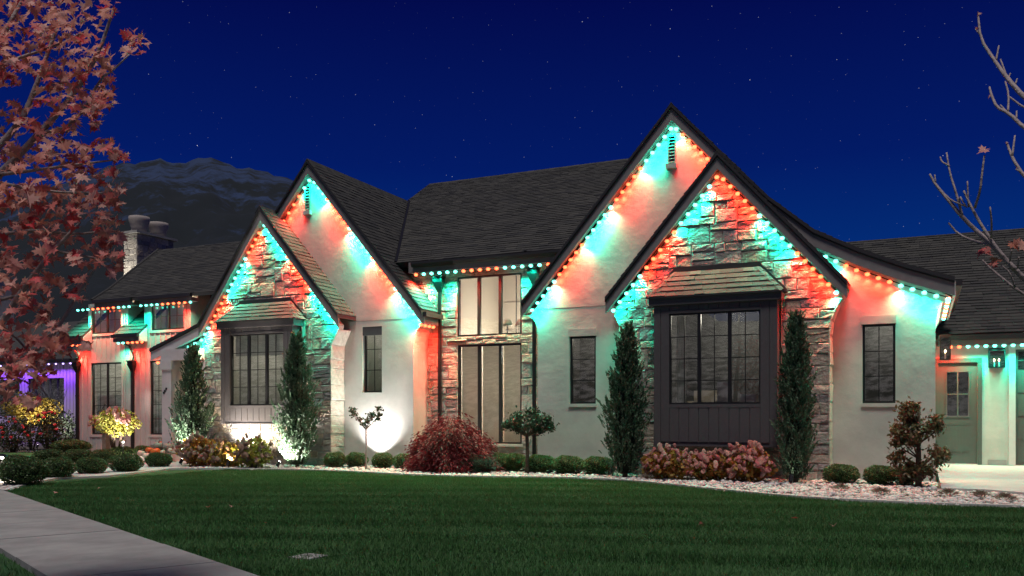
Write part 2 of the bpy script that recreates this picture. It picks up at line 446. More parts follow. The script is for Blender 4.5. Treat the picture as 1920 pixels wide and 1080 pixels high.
# ------------------------------------------------------------------ the house: levels and planes
YB, YS, YE, YG, YL = 18.20, 18.75, 19.45, 23.6, 22.3     # stone gables, stucco gables, entry, garage and left-wing wall planes
YT, YF = YS - .21, YB - .21                              # faces of the barge boards
BASE = -.14
house = empty('house', (-8, 18.75, 0), 'long pale stucco and stone house with steep gables, trimmed in coloured eave lights', 'house')
UY = Vector((0, 1, 0)); UZ = Vector((0, 0, 1)); UX = Vector((1, 0, 0))
def p2(px, py, Y): w = W(px, py, Y); return (w.x, w.z)
def lin(poly):
    def f(x):
        for (xa, za), (xb, zb) in zip(poly, poly[1:]):
            if xa <= x <= xb: return za + (zb - za) * (x - xa) / (xb - xa)
        return poly[0][1] if x < poly[0][0] else poly[-1][1]
    return f
EAVE_Z = W(910, 480, 19.05).z; RIDGE_Z = W(1000, 322, 25).z
def main_z(y): return EAVE_Z + (RIDGE_Z - EAVE_Z) * (y - 19.05) / (25 - 19.05)
def keep_gable(p): return p.y < 19.42 or p.z > main_z(p.y) - .08

def gable(Rk, Yf, Yw, Yback, keep=None, single=(), barge=.34, bm='trim_grey', row=.14, skip=()):
    """roof over a front gable: Rk the outer roof edge, left to right, as (x,z)"""
    pk = max(range(len(Rk)), key=lambda i: Rk[i][1])
    for i in range(len(Rk) - 1):
        (xa, za), (xb, zb) = Rk[i], Rk[i + 1]
        yb = Yback[i] if isinstance(Yback, (list, tuple)) else Yback
        lo, hi = ((xa, za), (xb, zb)) if i < pk else ((xb, zb), (xa, za))
        O = Vector((lo[0], Yf - .03, lo[1])); V = Vector((hi[0] - lo[0], 0, hi[1] - lo[1])); S = V.length; V.normalize()
        Nn = UY.cross(V); Nn = Nn if Nn.z > 0 else -Nn
        Ln = yb - O.y
        rf = MB()
        a = Vector((xa, O.y, za)); b = Vector((xb, O.y, zb))
        if keep:   # slab in strips so that it stops where it meets the roof behind
            n = 30
            for k in range(n):
                y0 = O.y + Ln * k / n; y1 = O.y + Ln * (k + 1) / n
                if y1 <= 19.45: l0 = 0
                else:
                    zlim = main_z(y1) - .2
                    l0 = max(0, min(1, (zlim - lo[1]) / (hi[1] - lo[1])))
                if l0 >= .995: break
                p = Vector((lo[0], y0, lo[1])) + V * S * l0; q = Vector((hi[0], y0, hi[1]))
                rf.prism([p - UZ * .006, q - UZ * .006, q - UZ * .10, p - UZ * .10], (0, y1 - y0, 0))
        else: rf.prism([a - UZ * .006, b - UZ * .006, b - UZ * .10, a - UZ * .10], (0, Ln, 0))
        rf = rf.build('roof', 'roof_base', house)
        tl = tiles(lambda z: 0, lambda z: Ln, 0, S, (row, row * 1.001), (.22, .36), R)
        shingles(tl, O, UY, V, rf, R, single=i in single, keep=keep, Nn=Nn)
        MB().prism([a - UZ * .002 - UY * .004, b - UZ * .002 - UY * .004, b - UZ * .07 - UY * .004, a - UZ * .07 - UY * .004], (0, -.012, 0)).build('drip_edge', 'gutter_metal', rf)
        if i in skip: continue
        a = Vector((xa, Yf, za)); b = Vector((xb, Yf, zb))
        bm_ = bm[i] if isinstance(bm, (list, tuple)) else bm
        MB().prism([a - UZ * .072, b - UZ * .072, b - UZ * barge, a - UZ * barge], (0, .045, 0)).build('bargeboard', bm_, rf)
        a = a + UY * .046; b = b + UY * .046
        MB().prism([a - UZ * (barge - .07), b - UZ * (barge - .07), b - UZ * (barge - .05), a - UZ * (barge - .05)], (0, Yw - Yf - .05, 0)).build('soffit', bm_, rf)
    # ridge cap
    xr, zr = Rk[pk]
    if 0 < pk < len(Rk) - 1:
        yb = Yback[pk] if isinstance(Yback, (list, tuple)) else Yback
        yb = min(yb, 23.6); y = Yf - .04; mb = MB()
        while y < yb:
            mb.prism([(xr - .14, y, zr - .15), (xr, y, zr + .035), (xr + .14, y, zr - .15), (xr, y, zr + .012)], (0, .2, 0)); y += .19
        mb.build('ridge_cap', 'shingle', house)

def flare(x0, z0, x1, z1, n=6):
    """wall edge bending outward below the eave, from (x0,z0) up to (x1,z1)"""
    return [(x0 + (x1 - x0) * (1 - math.cos(t * math.pi / 2)), z0 + (z1 - z0) * math.sin(t * math.pi / 2)) for t in [k / n for k in range(n + 1)]]

# rakes, read off the photograph at the plane of each barge board
RT = [p2(978, 566, YT), p2(1259, 195, YT), p2(1440, 368, YT), p2(1525, 430, YT), p2(1610, 466, YT), p2(1700, 496, YT), p2(1790, 520, YT)]
RS = [p2(1135, 558, YF), p2(1345, 285, YF), p2(1588, 526, YF)]
LTr = p2(791, 580, YT); LTp = p2(577, 300, YT); LT = [(2 * LTp[0] - LTr[0], LTr[1]), LTp, LTr]
LS = [p2(282, 654, YF), p2(372, 607, YF), p2(488, 388, YF), p2(634, 588, YF)]
gable(RT, YT, YS, [24.2, 24.2, 24.2, 24.2, 24.2, 24.2], keep=None if False else (lambda p: p.x > RT[1][0] or keep_gable(p)))
gable(RS, YF, YB, 18.76)
gable(LT, YT, YS, 24.0, keep=keep_gable)
gable(LS, YF, YB, [22.3, 18.76, 18.76], single=(2,), bm=['white_trim', 'trim_grey', 'trim_grey'])

# ---- stucco gables
def zr_wall(Rk, d=.16): return [(x, z - d) for x, z in Rk]
wx0, wx1 = X(1008, YS), X(1754, YS)
win1 = (X(1068, YS), W(1090, 757, YS).z, X(1117, YS), W(1090, 630, YS).z)
win2 = (X(1617, YS), W(1648, 756, YS).z, X(1679, YS), W(1648, 607, YS).z)
le, re_ = RT[0], RT[-1]
hbR = (X(1226.5, 17.78) - .3, W(1340, 834.5, 17.78).z - .3, X(1457.5, 17.78) + .3, W(1340, 556, 17.78).z - .05)
hbL = (X(415, 17.78) - .15, W(482, 793, 17.78).z - .3, X(549, 17.78) + .25, W(482, 604, 17.78).z - .05)
out = [(wx0, BASE)] + [(wx1, BASE)] + flare(wx1, re_[1] - 1.0, re_[0] - .06, re_[1] - .33) + zr_wall(RT, .20)[::-1][1:-1] + flare(wx0, le[1] - .75, le[0] + .10, le[1] - .33)[::-1]
plate('stucco_wall', out, [win1, win2, hbR], YS, .22, 'stucco', house)
window(house, *win1, YS, cols=1, grid=(1, 3), glass='glass', rd=2.0, glow=22)
window(house, *win2, YS, cols=1, grid=(2, 3), glass='glass', rd=2.0, glow=22)
for w_ in (win1, win2):
    h = MB().box((w_[0] - .02, YS - .03, w_[3] - .002), (w_[2] + .02, YS + .05, w_[3] + .16)).build('lintel', 'stucco', house)
    MB().box((w_[0] - .02, YS - .035, w_[1] - .07), (w_[2] + .02, YS + .05, w_[1] - .001)).build('sill', 'stucco', house)
# right side wall of the gable, bent outward under the eave; it closes the passage to the garage
sd = [(wx1, BASE)] + flare(wx1, re_[1] - 1.0, re_[0] - .06, re_[1] - .33)
mb = MB()
for a, b in zip(sd, sd[1:]): mb.prism([(a[0], YS + .222, a[1]), (b[0], YS + .222, b[1]), (b[0] - .05, YS + .222, b[1] + .001), (a[0] - .05, YS + .222, a[1])], (0, YG - YS - .23, 0))
mb.build('side_wall', 'stucco', house)
MB().box((re_[0] - .02, YT + .02, re_[1] - .34), (re_[0] + .02, 23.2, re_[1] - .08)).build('eave_fascia', 'white_trim', house)
MB().box((re_[0] + .022, YT - .02, re_[1] - .16), (re_[0] + .13, 23.2, re_[1] - .05)).build('gutter', 'gutter_metal', house)
# narrow attic vents, each a slatted box in the gable
def vent(px0, px1, py0, py1):
    x0, x1 = X(px0, YS), X(px1, YS); z1 = W((px0 + px1) / 2, py0, YS).z; z0 = W((px0 + px1) / 2, py1, YS).z
    v = MB().box((x0, YS - .05, z0), (x0 + .025, YS - .001, z1)).box((x1 - .025, YS - .05, z0), (x1, YS - .001, z1)).box((x0 + .025, YS - .05, z1 - .025), (x1 - .025, YS - .001, z1)).build('gable_vent', 'trim_grey', house)
    MB().box((x0 + .025, YS - .012, z0), (x1 - .025, YS - .002, z1 - .025)).build('backing', 'black_metal', v)
    n = 9
    for k in range(n):
        z = z0 + .03 + (z1 - z0 - .08) * k / (n - 1)
        MB().prism([(x0 + .026, YS - .045, z), (x0 + .026, YS - .045, z + .012), (x0 + .026, YS - .014, z + .04), (x0 + .026, YS - .014, z + .028)], (x1 - x0 - .052, 0, 0)).build('slat', 'trim_grey', v)
    MB().box((x0 - .03, YS - .09, z0 - .10), (x1 + .03, YS - .001, z0 - .001)).build('vent_sill', 'stucco', v)
vent(1253, 1268, 253, 308); vent(573, 583, 347, 396)
lx1 = X(775, YS); lx0 = LT[0][0] + .35
win3 = (X(679, YS), W(697, 736, YS).z, X(716, YS), W(697, 612, YS).z)
out = [(lx0, BASE), (lx1, BASE)] + flare(lx1, LTr[1] - .9, LTr[0] - .08, LTr[1] - .33) + [(LTp[0], LTp[1] - .2), (LT[0][0] + .1, LTr[1] - .33), (lx0, LTr[1] - .5)]
plate('stucco_wall', out, [win3, hbL], YS, .22, 'stucco', house)
window(house, *win3, YS + .05, cols=1, grid=(2, 3), glass='glass', room='interior_grey', rd=2.0, glow=25)
MB().box((win3[0], YS + .02, win3[3] - .22), (win3[2], YS + .08, win3[3] - .002)).build('lintel', 'bay_paint', house)
sd = [(lx1, BASE)] + flare(lx1, LTr[1] - .9, LTr[0] - .08, LTr[1] - .33)
mb = MB()
for a, b in zip(sd, sd[1:]): mb.prism([(a[0], YS + .222, a[1]), (b[0], YS + .222, b[1]), (b[0] - .05, YS + .222, b[1] + .001), (a[0] - .05, YS + .222, a[1])], (0, YE - YS - .16, 0))
mb.build('return_wall', 'stucco', house)
MB().box((LTr[0] - .02, YT + .05, LTr[1] - .34), (LTr[0] + .02, YE - .07, LTr[1] - .1)).build('eave_fascia', 'trim_grey', house)
MB().box((LTr[0] + .022, YT + .01, LTr[1] - .17), (LTr[0] + .12, YE - .07, LTr[1] - .06)).build('gutter', 'gutter_metal', house)
MB().box((lx1 + .02, 18.8, LTr[1] - .33), (LTr[0] - .021, YE - .07, LTr[1] - .31)).build('soffit', 'trim_grey', house)
# thin control joint across the stucco at eave height
for (xa, xb, zz) in ((RT[0][0] + .3, RS[0][0] + .25, W(1060, 577, YS).z), (X(655, YS), lx1 + .1, W(700, 601, YS).z)):
    MB().box((xa, YS - .004, zz - .006), (xb, YS - .001, zz + .006)).build('control_joint', 'trim_grey', house)

# ---- main roof over the entry, running along the house
mx0, mx1 = W(805, 345, 25).x, X(1300, 25)
S_ = math.hypot(25 - 19.05, RIDGE_Z - EAVE_Z); Vm = Vector((0, (25 - 19.05) / S_, (RIDGE_Z - EAVE_Z) / S_))
rf = MB().prism([(mx0, 19.05, EAVE_Z), (mx0, 25, RIDGE_Z), (mx0, 30.95, EAVE_Z), (mx0, 30.85, EAVE_Z - .1), (mx0, 25, RIDGE_Z - .12), (mx0, 19.15, EAVE_Z - .1)], (mx1 - mx0, 0, 0)).build('roof', 'roof_base', house)
Om = Vector((mx0, 19.02, EAVE_Z + .004))
xcut0, xcut1 = LTr[0] - .2, RT[0][0] + .2
def keep_main(p):
    zl = LTp[1] - (p.x - LTp[0]) * (LTp[1] - LTr[1]) / (LTr[0] - LTp[0])      # left gable's right slope
    zr_ = lin(RT)(p.x)
    return p.z > zl - .12 and (p.x > RT[1][0] + .6 or p.z > zr_ - .12 or p.x < RT[0][0])
shingles(tiles(lambda z: 0, lambda z: mx1 - mx0, 0, S_, (.14, .1401), (.22, .36), R), Om, UX, Vm, rf, R, keep=keep_main)
mb = MB(); x = mx0
while x < mx1:
    mb.prism([(x, 25 - .15, RIDGE_Z - .07), (x, 25, RIDGE_Z + .04), (x, 25.15, RIDGE_Z - .07), (x, 25, RIDGE_Z + .015)], (.26, 0, 0)); x += .25
mb.build('ridge_cap', 'shingle', rf)
MB().box((X(766, 19.0), 19.0, EAVE_Z - .28), (RT[1][0], 19.04, EAVE_Z - .012)).build('eave_fascia', 'trim_grey', house)
MB().prism([(0, 18.88, EAVE_Z - .15), (0, 18.998, EAVE_Z - .15), (0, 18.998, EAVE_Z - .02), (0, 18.86, EAVE_Z - .02), (0, 18.86, EAVE_Z - .05)], (1, 0, 0)) and None
g = MB().prism([(X(771, 18.9), 18.90, EAVE_Z - .15), (X(771, 18.9), 18.998, EAVE_Z - .15), (X(771, 18.9), 18.998, EAVE_Z - .03), (X(771, 18.9), 18.87, EAVE_Z - .03), (X(771, 18.9), 18.87, EAVE_Z - .08)], (X(1075, 18.9) - X(771, 18.9), 0, 0)).build('gutter', 'gutter_metal', house)
MB().box((X(766, 19.0), 19.041, EAVE_Z - .27), (RT[1][0], YE - .075, EAVE_Z - .25)).build('soffit', 'trim_grey', house)

yv = 19.05 + (LTp[1] - EAVE_Z) * (25 - 19.05) / (RIDGE_Z - EAVE_Z); xv = LTp[0] + (LTp[1] - EAVE_Z) * (LTr[0] - LTp[0]) / (LTp[1] - LTr[1])
MB().tube([(LTp[0], yv, LTp[1] + .02), (xv, 19.05, EAVE_Z + .02)], .055, 6).build('valley_flashing', 'black_metal', rf)
# ---- stone walls
def stone_wall(xl, xr, z0, z1, Y, holes, seed, outline, rowh=(.17, .33), wid=(.24, .62), name='stone_wall', m='stone'):
    rg = random.Random(seed)
    w = plate(name, outline, holes, Y + .012, .2, 'mortar', house)
    O = Vector((0, Y + .012, 0))
    for q in ashlar(xl, xr, z0, z1, rg, holes): stone(q, O, UX, UZ, -UY, m, w, rg)
    return w
def edges(Rk, xa, xb, zf, side0, side1):
    """left and right limits of a gable wall at height z: straight, bending out above zf, then along the rake"""
    pk = max(Rk, key=lambda p: p[1]); li = [p for p in Rk if p[0] <= pk[0]]; ri = [p for p in Rk if p[0] >= pk[0]]
    zt = pk[1] - .2
    def side(x0, tip, sgn):
        ez = tip[1] - .33; ex = tip[0] - sgn * .06
        def f(z):
            if z < zf: return x0
            if z < ez:
                s = min(1, (z - zf) / (ez - zf)); return x0 + (ex - x0) * (1 - math.sqrt(max(0, 1 - s * s)))
            t = min(1, (z - ez) / (zt - ez)); return ex + (pk[0] - ex) * t
        return f
    return side(xa, side0, -1), side(xb, side1, 1), zt
# right stone gable with its bay
ra, rb = X(1163, YB), X(1555, YB)
xlR, xrR, ztR = edges(RS, ra, rb, RS[0][1] - 1.0, RS[0], RS[-1])
zbR, ztb = W(1340, 834.5, 17.78).z, W(1340, 556, 17.78).z
bayR = (X(1226.5, 17.78), zbR, X(1457.5, 17.78), ztb)
zs = [BASE + (ztR - BASE) * k / 60 for k in range(61)]
outR = [(xlR(BASE), BASE), (xrR(BASE), BASE)] + [(xrR(z), z) for z in zs[1:]] + [(xlR(z), z) for z in zs[::-1][1:-1]]
holeR = (bayR[0] + .02, zbR + .03, bayR[2] - .02, ztb - .1)
stone_wall(xlR, xrR, BASE, ztR, YB, [holeR], 3, outR)
# left stone gable with its bay
la, lb = X(384, YB), X(621, YB)
LSg = [(LS[1][0], LS[1][1]), LS[2], LS[3]]
xlL, xrL, ztL = edges(LSg, la, lb, LS[3][1] - .9, (LS[2][0] * 2 - LS[3][0], LS[3][1]), LS[3])
zbL, ztbL = W(482, 793, 17.78).z, W(482, 604, 17.78).z
bayL = (X(415, 17.78), zbL, X(549, 17.78), ztbL)
zs = [BASE + (ztL - BASE) * k / 60 for k in range(61)]
outL = [(xlL(BASE), BASE), (xrL(BASE), BASE)] + [(xrL(z), z) for z in zs[1:]] + [(xlL(z), z) for z in zs[::-1][1:-1]]
holeL = (bayL[0] + .02, zbL + .03, bayL[2] - .02, ztbL - .1)
stone_wall(xlL, xrL, BASE, ztL, YB, [holeL], 5, outL, rowh=(.18, .34), wid=(.26, .6))
# returns of the stone gables (facing the driveway side): pale split-faced quoins
def stone_return(xf, zt, y0, y1, seed):
    rg = random.Random(seed); z = BASE
    mb = MB(); zz = [BASE + (zt - BASE) * k / 14 for k in range(15)]
    for a, b in zip(zz, zz[1:]): mb.prism([(xf(a) - .02, y0 + .2, a), (xf(b) - .02, y0 + .2, b), (xf(b) - .2, y0 + .2, b + .001), (xf(a) - .2, y0 + .2, a)], (0, y1 - y0 - .2, 0))
    w = mb.build('stone_return', 'mortar', house)
    while z < zt - .1:
        h = min(rg.uniform(.22, .42), zt - z)
        ua, ub = Vector((xf(z), y0, z)), Vector((xf(z + h), y0, z + h))
        V = (ub - ua); Ls = V.length; V.normalize()
        stone((0, y1 - y0, y1 - y0, 0, 0, Ls), ua, UY, V, UX, 'quoin', w, rg, proud=(.008, .025), joint=.005, name='quoin_stone')
        z += h
stone_return(xrL, LS[3][1] - .36, YB - .03, YS - .005, 8)
stone_return(xrR, RS[2][1] - .36, YB - .03, YS - .005, 9)
# entry wall with the tall glazing
elo = (X(858, YE), W(918, 832, YE).z, X(978, YE), W(918, 645, YE).z); eup = (X(857, YE), W(918, 629, YE).z, X(978, YE), W(918, 515, YE).z)
ex0, ex1 = lx1 - 1.1, wx0 + .3
outE = [(ex0, BASE), (ex1, BASE), (ex1, EAVE_Z - .25), (ex0, EAVE_Z - .25)]
stone_wall(lambda z: ex0, lambda z: ex1, BASE, EAVE_Z - .26, YE, [elo, eup], 12, outE, rowh=(.18, .34), wid=(.24, .55))
for h, g in ((elo, (1, 1)), (eup, (1, 1))):
    w = window(house, *h, YE - .03, cols=3, grid=g, fw=.045, mw=.075, depth=.09, room=None)
xa, xb = elo[0] - .5, elo[2] + 2.2
lining = MB().add([(xa, YE + .24, BASE), (xb, YE + .24, BASE), (xb, YE + .24, 5.4), (xa, YE + .24, 5.4), (xa, YE + 3.4, BASE), (xb, YE + 3.4, BASE), (xb, YE + 3.4, 5.4), (xa, YE + 3.4, 5.4)], [(4, 5, 6, 7), (0, 4, 7, 3), (1, 2, 6, 5), (0, 1, 5, 4), (3, 7, 6, 2)]).build('entry_hall', 'interior_beige', house)
for z in (2.95, 4.35): MB().box((xa + .02, YE + 3.36, z), (xb - .02, YE + 3.395, z + .05)).build('picture_rail', 'interior_beige', lining)
cwd = (elo[2] - elo[0]) / 3
for k in range(3):
    MB().box((elo[0] + cwd * k + .05, YE + .15, elo[1] + .02), (elo[0] + cwd * (k + 1) - .05, YE + .155, elo[3] - .03)).build('roller_shade', 'shade_cloth', house)
MB().box((elo[0] - .06, YE - .08, elo[1] - .06), (elo[2] + .06, YE + .05, elo[1] - .001)).build('sill', 'mortar', house)
lamp('hall_light', 'POINT', ((elo[0] + elo[2]) / 2 + .3, YE + 1.9, 2.9), 280, (1, .89, .76), house, size=.25)
# ---- the two boxed bay windows
def bay(b, win, pxw, boards, seed, room, tint):
    rg = random.Random(seed)
    x0, z0, x1, z1 = b; Yf = 17.78; wx = (X(win[0], Yf), W((win[0] + win[1]) / 2, win[3], Yf).z, X(win[1], Yf), W((win[0] + win[1]) / 2, win[2], Yf).z)
    body = plate('bay', [(x0, z0), (x1, z0), (x1, z1 - .1), (x0, z1 - .1)], [wx], Yf, .05, 'bay_paint', house)
    for s, e in ((x0, x0 + .04), (x1 - .04, x1)): bar('side_panel', (s, Yf + .051, z0), (e, YB - .07, z1 - .1), 'bay_paint', body)
    bar('bottom_board', (x0 - .015, Yf - .02, z0 - .03), (x1 + .015, YB - .07, z0 - .001), 'bay_paint', body)
    y0, y1 = Yf - .022, Yf - .001
    cb = .13 * (x1 - x0) / 2.3
    bar('corner_board', (x0, y0, z0), (x0 + cb, y1, z1 - .1), 'bay_paint', body); bar('corner_board', (x1 - cb, y0, z0), (x1, y1, z1 - .1), 'bay_paint', body)
    for s, e in ((x0 + cb + .012, wx[0] - .0), (wx[2] + .0, x1 - cb - .012)): bar('casing', (s, y0, z0 + .06), (e, y1, z1 - .101), 'bay_paint', body)
    xa, xb = wx[0] + .002, wx[2] - .002; n = boards
    for k in range(n):
        s = xa + (xb - xa) * k / n + .007; e = xa + (xb - xa) * (k + 1) / n - .007
        bar('board', (s, y0 + rg.uniform(0, .004), z0 + .06), (e, y1, wx[1] - .075), 'bay_paint', body)
        bar('board', (s, y0 + rg.uniform(0, .004), wx[3] + .06), (e, y1, z1 - .13), 'bay_paint', body)
    bar('window_apron', (xa, y0 - .004, wx[1] - .072), (xb, y1, wx[1] - .002), 'bay_paint', body)
    bar('window_head', (xa, y0 - .004, wx[3] + .002), (xb, y1, wx[3] + .057), 'bay_paint', body)
    window(house, *wx, Yf - .03, cols=3, grid=(2, 4), fw=.03, mw=.07, room=room, rd=3.0, rm=.35, glass=tint, glow=60 if room == 'interior_grey' else 40)
    # fascia and hipped roof
    fo = .09; zf0, zf1 = z1 - .13, z1 + .03
    f = MB().box((x0 - fo, Yf - fo, zf0), (x1 + fo, Yf - fo + .03, zf1)).box((x0 - fo, Yf - fo + .031, zf0), (x0 - fo + .03, YB - .07, zf1)).box((x1 + fo - .03, Yf - fo + .031, zf0), (x1 + fo, YB - .07, zf1)).build('fascia', 'bay_paint', body)
    bar('soffit', (x0 - fo + .031, Yf - fo + .031, zf0), (x1 + fo - .031, YB - .07, zf0 + .02), 'bay_paint', body)
    return wx
def bay_roof(b, pxr, seed):
    rg = random.Random(seed); x0, z0, x1, z1 = b; Yf = 17.78; e = .13
    (pl, pyl), (pr, pyr) = pxr
    A, B = Vector((x0 - e, Yf - e, z1 + .03)), Vector((x1 + e, Yf - e, z1 + .03))
    yw = YB - .04
    Cc, D = Vector((X(pr, yw), yw, W((pl + pr) / 2, (pyl + pyr) / 2, yw).z)), None
    D = Vector((X(pl, yw), yw, Cc.z)); A2, B2 = Vector((A.x, yw, A.z)), Vector((B.x, yw, B.z))
    rf = MB().add([A, B, Cc, D, A2, B2], [(0, 1, 2, 3), (4, 0, 3), (1, 5, 2), (0, 4, 5, 1), (4, 3, 2, 5)]).build('bay_roof', 'roof_base', house)
    V = (Vector((0, D.y - A.y, D.z - A.z))); S = V.length; V.normalize()
    wd = B.x - A.x; li, ri = D.x - A.x, B.x - Cc.x
    tl = tiles(lambda z: li * z / S, lambda z: wd - ri * z / S, 0, S, (S / 5.0, S / 4.99), (.16, .27), rg)
    shingles(tl, A + Vector((0, 0, .006)), UX, V, rf, rg, single=True, t=.02)
    for (P, Q, T, sgn) in ((A2, A, D, 1), (B, B2, Cc, -1)):    # the two side slopes
        V = Vector((T.x - P.x, 0, T.z - P.z)); S2 = V.length; V.normalize(); dl = abs(Q.y - P.y)
        O = Vector((P.x, min(P.y, Q.y), P.z)); Nn = Vector((-V.z * (1 if sgn > 0 else -1), 0, abs(V.x)))
        tl = tiles(lambda z: dl * z / S2 * .98, lambda z: dl, 0, S2, (S2 / 5, S2 / 4.99), (.16, .27), rg)
        shingles(tl, O + Nn * .004, UY, V, rf, rg, single=True, Nn=Nn, t=.02)
    for P, Q in ((A, D), (B, Cc)):    # hip caps
        d = Q - P; n = 5
        for k in range(n):
            a = P + d * (k / n) + UZ * .022; c = P + d * ((k + 1.12) / n) + UZ * .016; w = d.cross(UZ).normalized() * .075
            s = UZ * .035
            MB().add([a - w - s, a + UZ * .012, a + w - s, c + w - s, c, c - w - s], [(0, 1, 4, 5), (1, 2, 3, 4), (0, 2, 1)]).build('hip_cap', 'shingle', rf)
    MB().box((D.x - .02, yw - .012, D.z - .02), (Cc.x + .02, yw - .002, D.z + .10)).build('flashing', 'gutter_metal', rf)
    for P, Q in ((A2, D), (B2, Cc)):
        MB().prism([P + Vector((0, -.003, .03)), Q + Vector((0, -.003, .03)), Q + Vector((0, -.003, .1)), P + Vector((0, -.003, .1))], (0, -.012, 0)).build('flashing', 'gutter_metal', rf)
    MB().box((A.x, A.y - .012, A.z - .02), (B.x, A.y - .001, A.z + .012)).build('drip_edge', 'gutter_metal', rf)
wR = bay(bayR, (1255, 1426, 584.5, 757.5), None, 9, 21, 'interior_dark', 'glass')
bay_roof(bayR, ((1265, 512), (1423, 499)), 22)
wL = bay(bayL, (432, 532, 626, 760), None, 9, 23, 'interior_grey', 'glass')
bay_roof(bayL, ((450, 573), (545, 563)), 24)
MB().box((wL[0] + .02, 17.95, wL[3] - .55), (wL[2] - .02, 17.965, wL[3] - .02)).build('roman_blind', 'blind', house)
dr = empty('curtain', (wR[0] + .02, 18.3, wR[1] - .2), 'pale drape hanging at the left jamb inside the dark bay window', 'curtain')
mb = MB(); n = 24; xa = wR[0] + .03
for k in range(n):
    x0_, x1_ = xa + .19 * k / n, xa + .19 * (k + 1) / n; y0_, y1_ = 18.25 + .03 * math.sin(k * 1.3), 18.25 + .03 * math.sin((k + 1) * 1.3)
    mb.add([(x0_, y0_, wR[1] - .2), (x1_, y1_, wR[1] - .2), (x1_, y1_, wR[3]), (x0_, y0_, wR[3])], [(0, 1, 2, 3)])
mb.build('cloth', 'blind', dr, smooth=True)
c0 = (wR[0] + wR[2]) / 2
dk = empty('desk', (c0, 19.2, wR[1] - .3), 'writing desk with pale papers inside the dark bay window', 'desk')
bar('desk_top', (c0 - .7, 18.9, wR[1] + .02), (c0 + .75, 19.5, wR[1] + .06), 'timber', dk)
for sx_ in (-.66, .68): bar('leg', (c0 + sx_ - .03, 18.93, wR[1] - .34), (c0 + sx_ + .03, 19.45, wR[1] + .019), 'timber', dk)
bar('back_board', (c0 - .25, 19.3, wR[1] + .061), (c0 + .0, 19.33, wR[1] + .5), 'white_trim', dk)
bar('paper_tray', (c0 + .3, 19.0, wR[1] + .061), (c0 + .62, 19.3, wR[1] + .22), 'white_trim', dk)
ac = empty('armchair', (c0 - .62, 19.6, wR[1] - .3), 'tan upholstered armchair inside the dark bay window', 'chair')
for nm, a, b in (('seat', (-.3, -.3, -.0), (.3, .3, .2)), ('backrest', (-.3, .3, -.0), (.3, .45, .65)), ('armrest', (-.42, -.3, -.0), (-.301, .45, .4)), ('armrest', (.301, -.3, -.0), (.42, .45, .4))):
    bar(nm, (c0 - .72 + a[0], 20.1 + a[1], wR[1] - .3 + a[2]), (c0 - .72 + b[0], 20.1 + b[1], wR[1] - .3 + b[2]), 'interior_beige', ac)

# ---- downpipes with leader heads at the entry
def downpipe(px, py_top, Y, zb, w=.075, head=True, dark='dark_metal', elbow=None):
    c = W(px, py_top, Y); x = c.x; zt = c.z
    r = MB().box((x - w / 2, Y - w, zb), (x + w / 2, Y - .012, zt - .35 if head else zt)).build('downpipe', dark, house)
    if head:
        a, b = .13, .05
        mb = MB(); z0, z1, z2 = zt - .36, zt - .12, zt
        v = []
        for z, q in ((z0, b), (z1, a), (z2, a), (z2, a + .025), (z2 + .03, a + .025)):
            v += [(x - q, Y - .012 - q * 1.3, z), (x + q, Y - .012 - q * 1.3, z), (x + q, Y - .012, z), (x - q, Y - .012, z)]
        f = [(0, 3, 2, 1)]
        for k in range(4): f += [(k * 4 + i, k * 4 + (i + 1) % 4, k * 4 + 4 + (i + 1) % 4, k * 4 + 4 + i) for i in range(4)]
        f.append((16, 17, 18, 19))
        mb.add(v, f).build('leader_head', dark, r)
    if elbow: MB().tube([Vector((x, Y - .08, zt - .02))] + [Vector((x + dx, Y - dy, zt + dz)) for dx, dy, dz in elbow], .035, 8).build('elbow', dark, r, smooth=True)
    for z in (zb + .8, zb + 2.0):
        if z < zt - .6: MB().box((x - w / 2 - .015, Y - w - .006, z), (x + w / 2 + .015, Y - .013, z + .03)).build('bracket', dark, r)
downpipe(826, 522, YE - .06, BASE, elbow=[(0, 0, .15), (-.08, .15, .25), (-.08, .43, .40)])
downpipe(1003, 505, YE - .06, BASE, elbow=[(0, 0, .15), (-.08, .15, .25), (-.08, .43, .40)])
# ---- garage link at the right
gx0, gx1 = wx1 + .02, X(2700, YG)
zl = W(1800, 636, YG).z
dz = 0.0
door = (X(1759, YG), dz, X(1833, YG), W(1795, 680, YG).z)
gd = (X(1904, YG), dz, X(1904, YG) + 2.9, W(1904, 655, YG).z)
plate('garage_wall', [(gx0, BASE), (gx1, BASE), (gx1, zl + .1), (gx0, zl + .1)], [door, gd], YG, .2, 'stucco', house)
for s, e, za, zb in ((door[0] - .07, door[0], dz, door[3]), (door[2], door[2] + .09, dz, door[3]), (door[0] - .07, door[2] + .09, door[3] + .002, door[3] + .1)):
    bar('door_casing', (s, YG - .03, za), (e, YG - .001, zb), 'green_door', house)
d0 = YG + .05
pw_ = (door[2] - door[0]); gx_ = (door[0] + pw_ * .22, door[0] + pw_ * .78); gz_ = (door[1] + (door[3] - door[1]) * .47, door[1] + (door[3] - door[1]) * .91)
dleaf = plate('door', [(door[0], door[1] + .01), (door[2], door[1] + .01), (door[2], door[3]), (door[0], door[3])], [(gx_[0], gz_[0], gx_[1], gz_[1])], d0, .05, 'green_door', house)
for i in range(2):
    for j in range(2):
        bar('pane', (gx_[0] + (gx_[1] - gx_[0]) * i / 2 + .015, d0 + .02, gz_[0] + (gz_[1] - gz_[0]) * j / 2 + .015), (gx_[0] + (gx_[1] - gx_[0]) * (i + 1) / 2 - .015, d0 + .026, gz_[0] + (gz_[1] - gz_[0]) * (j + 1) / 2 - .015), 'glass_dark', dleaf)
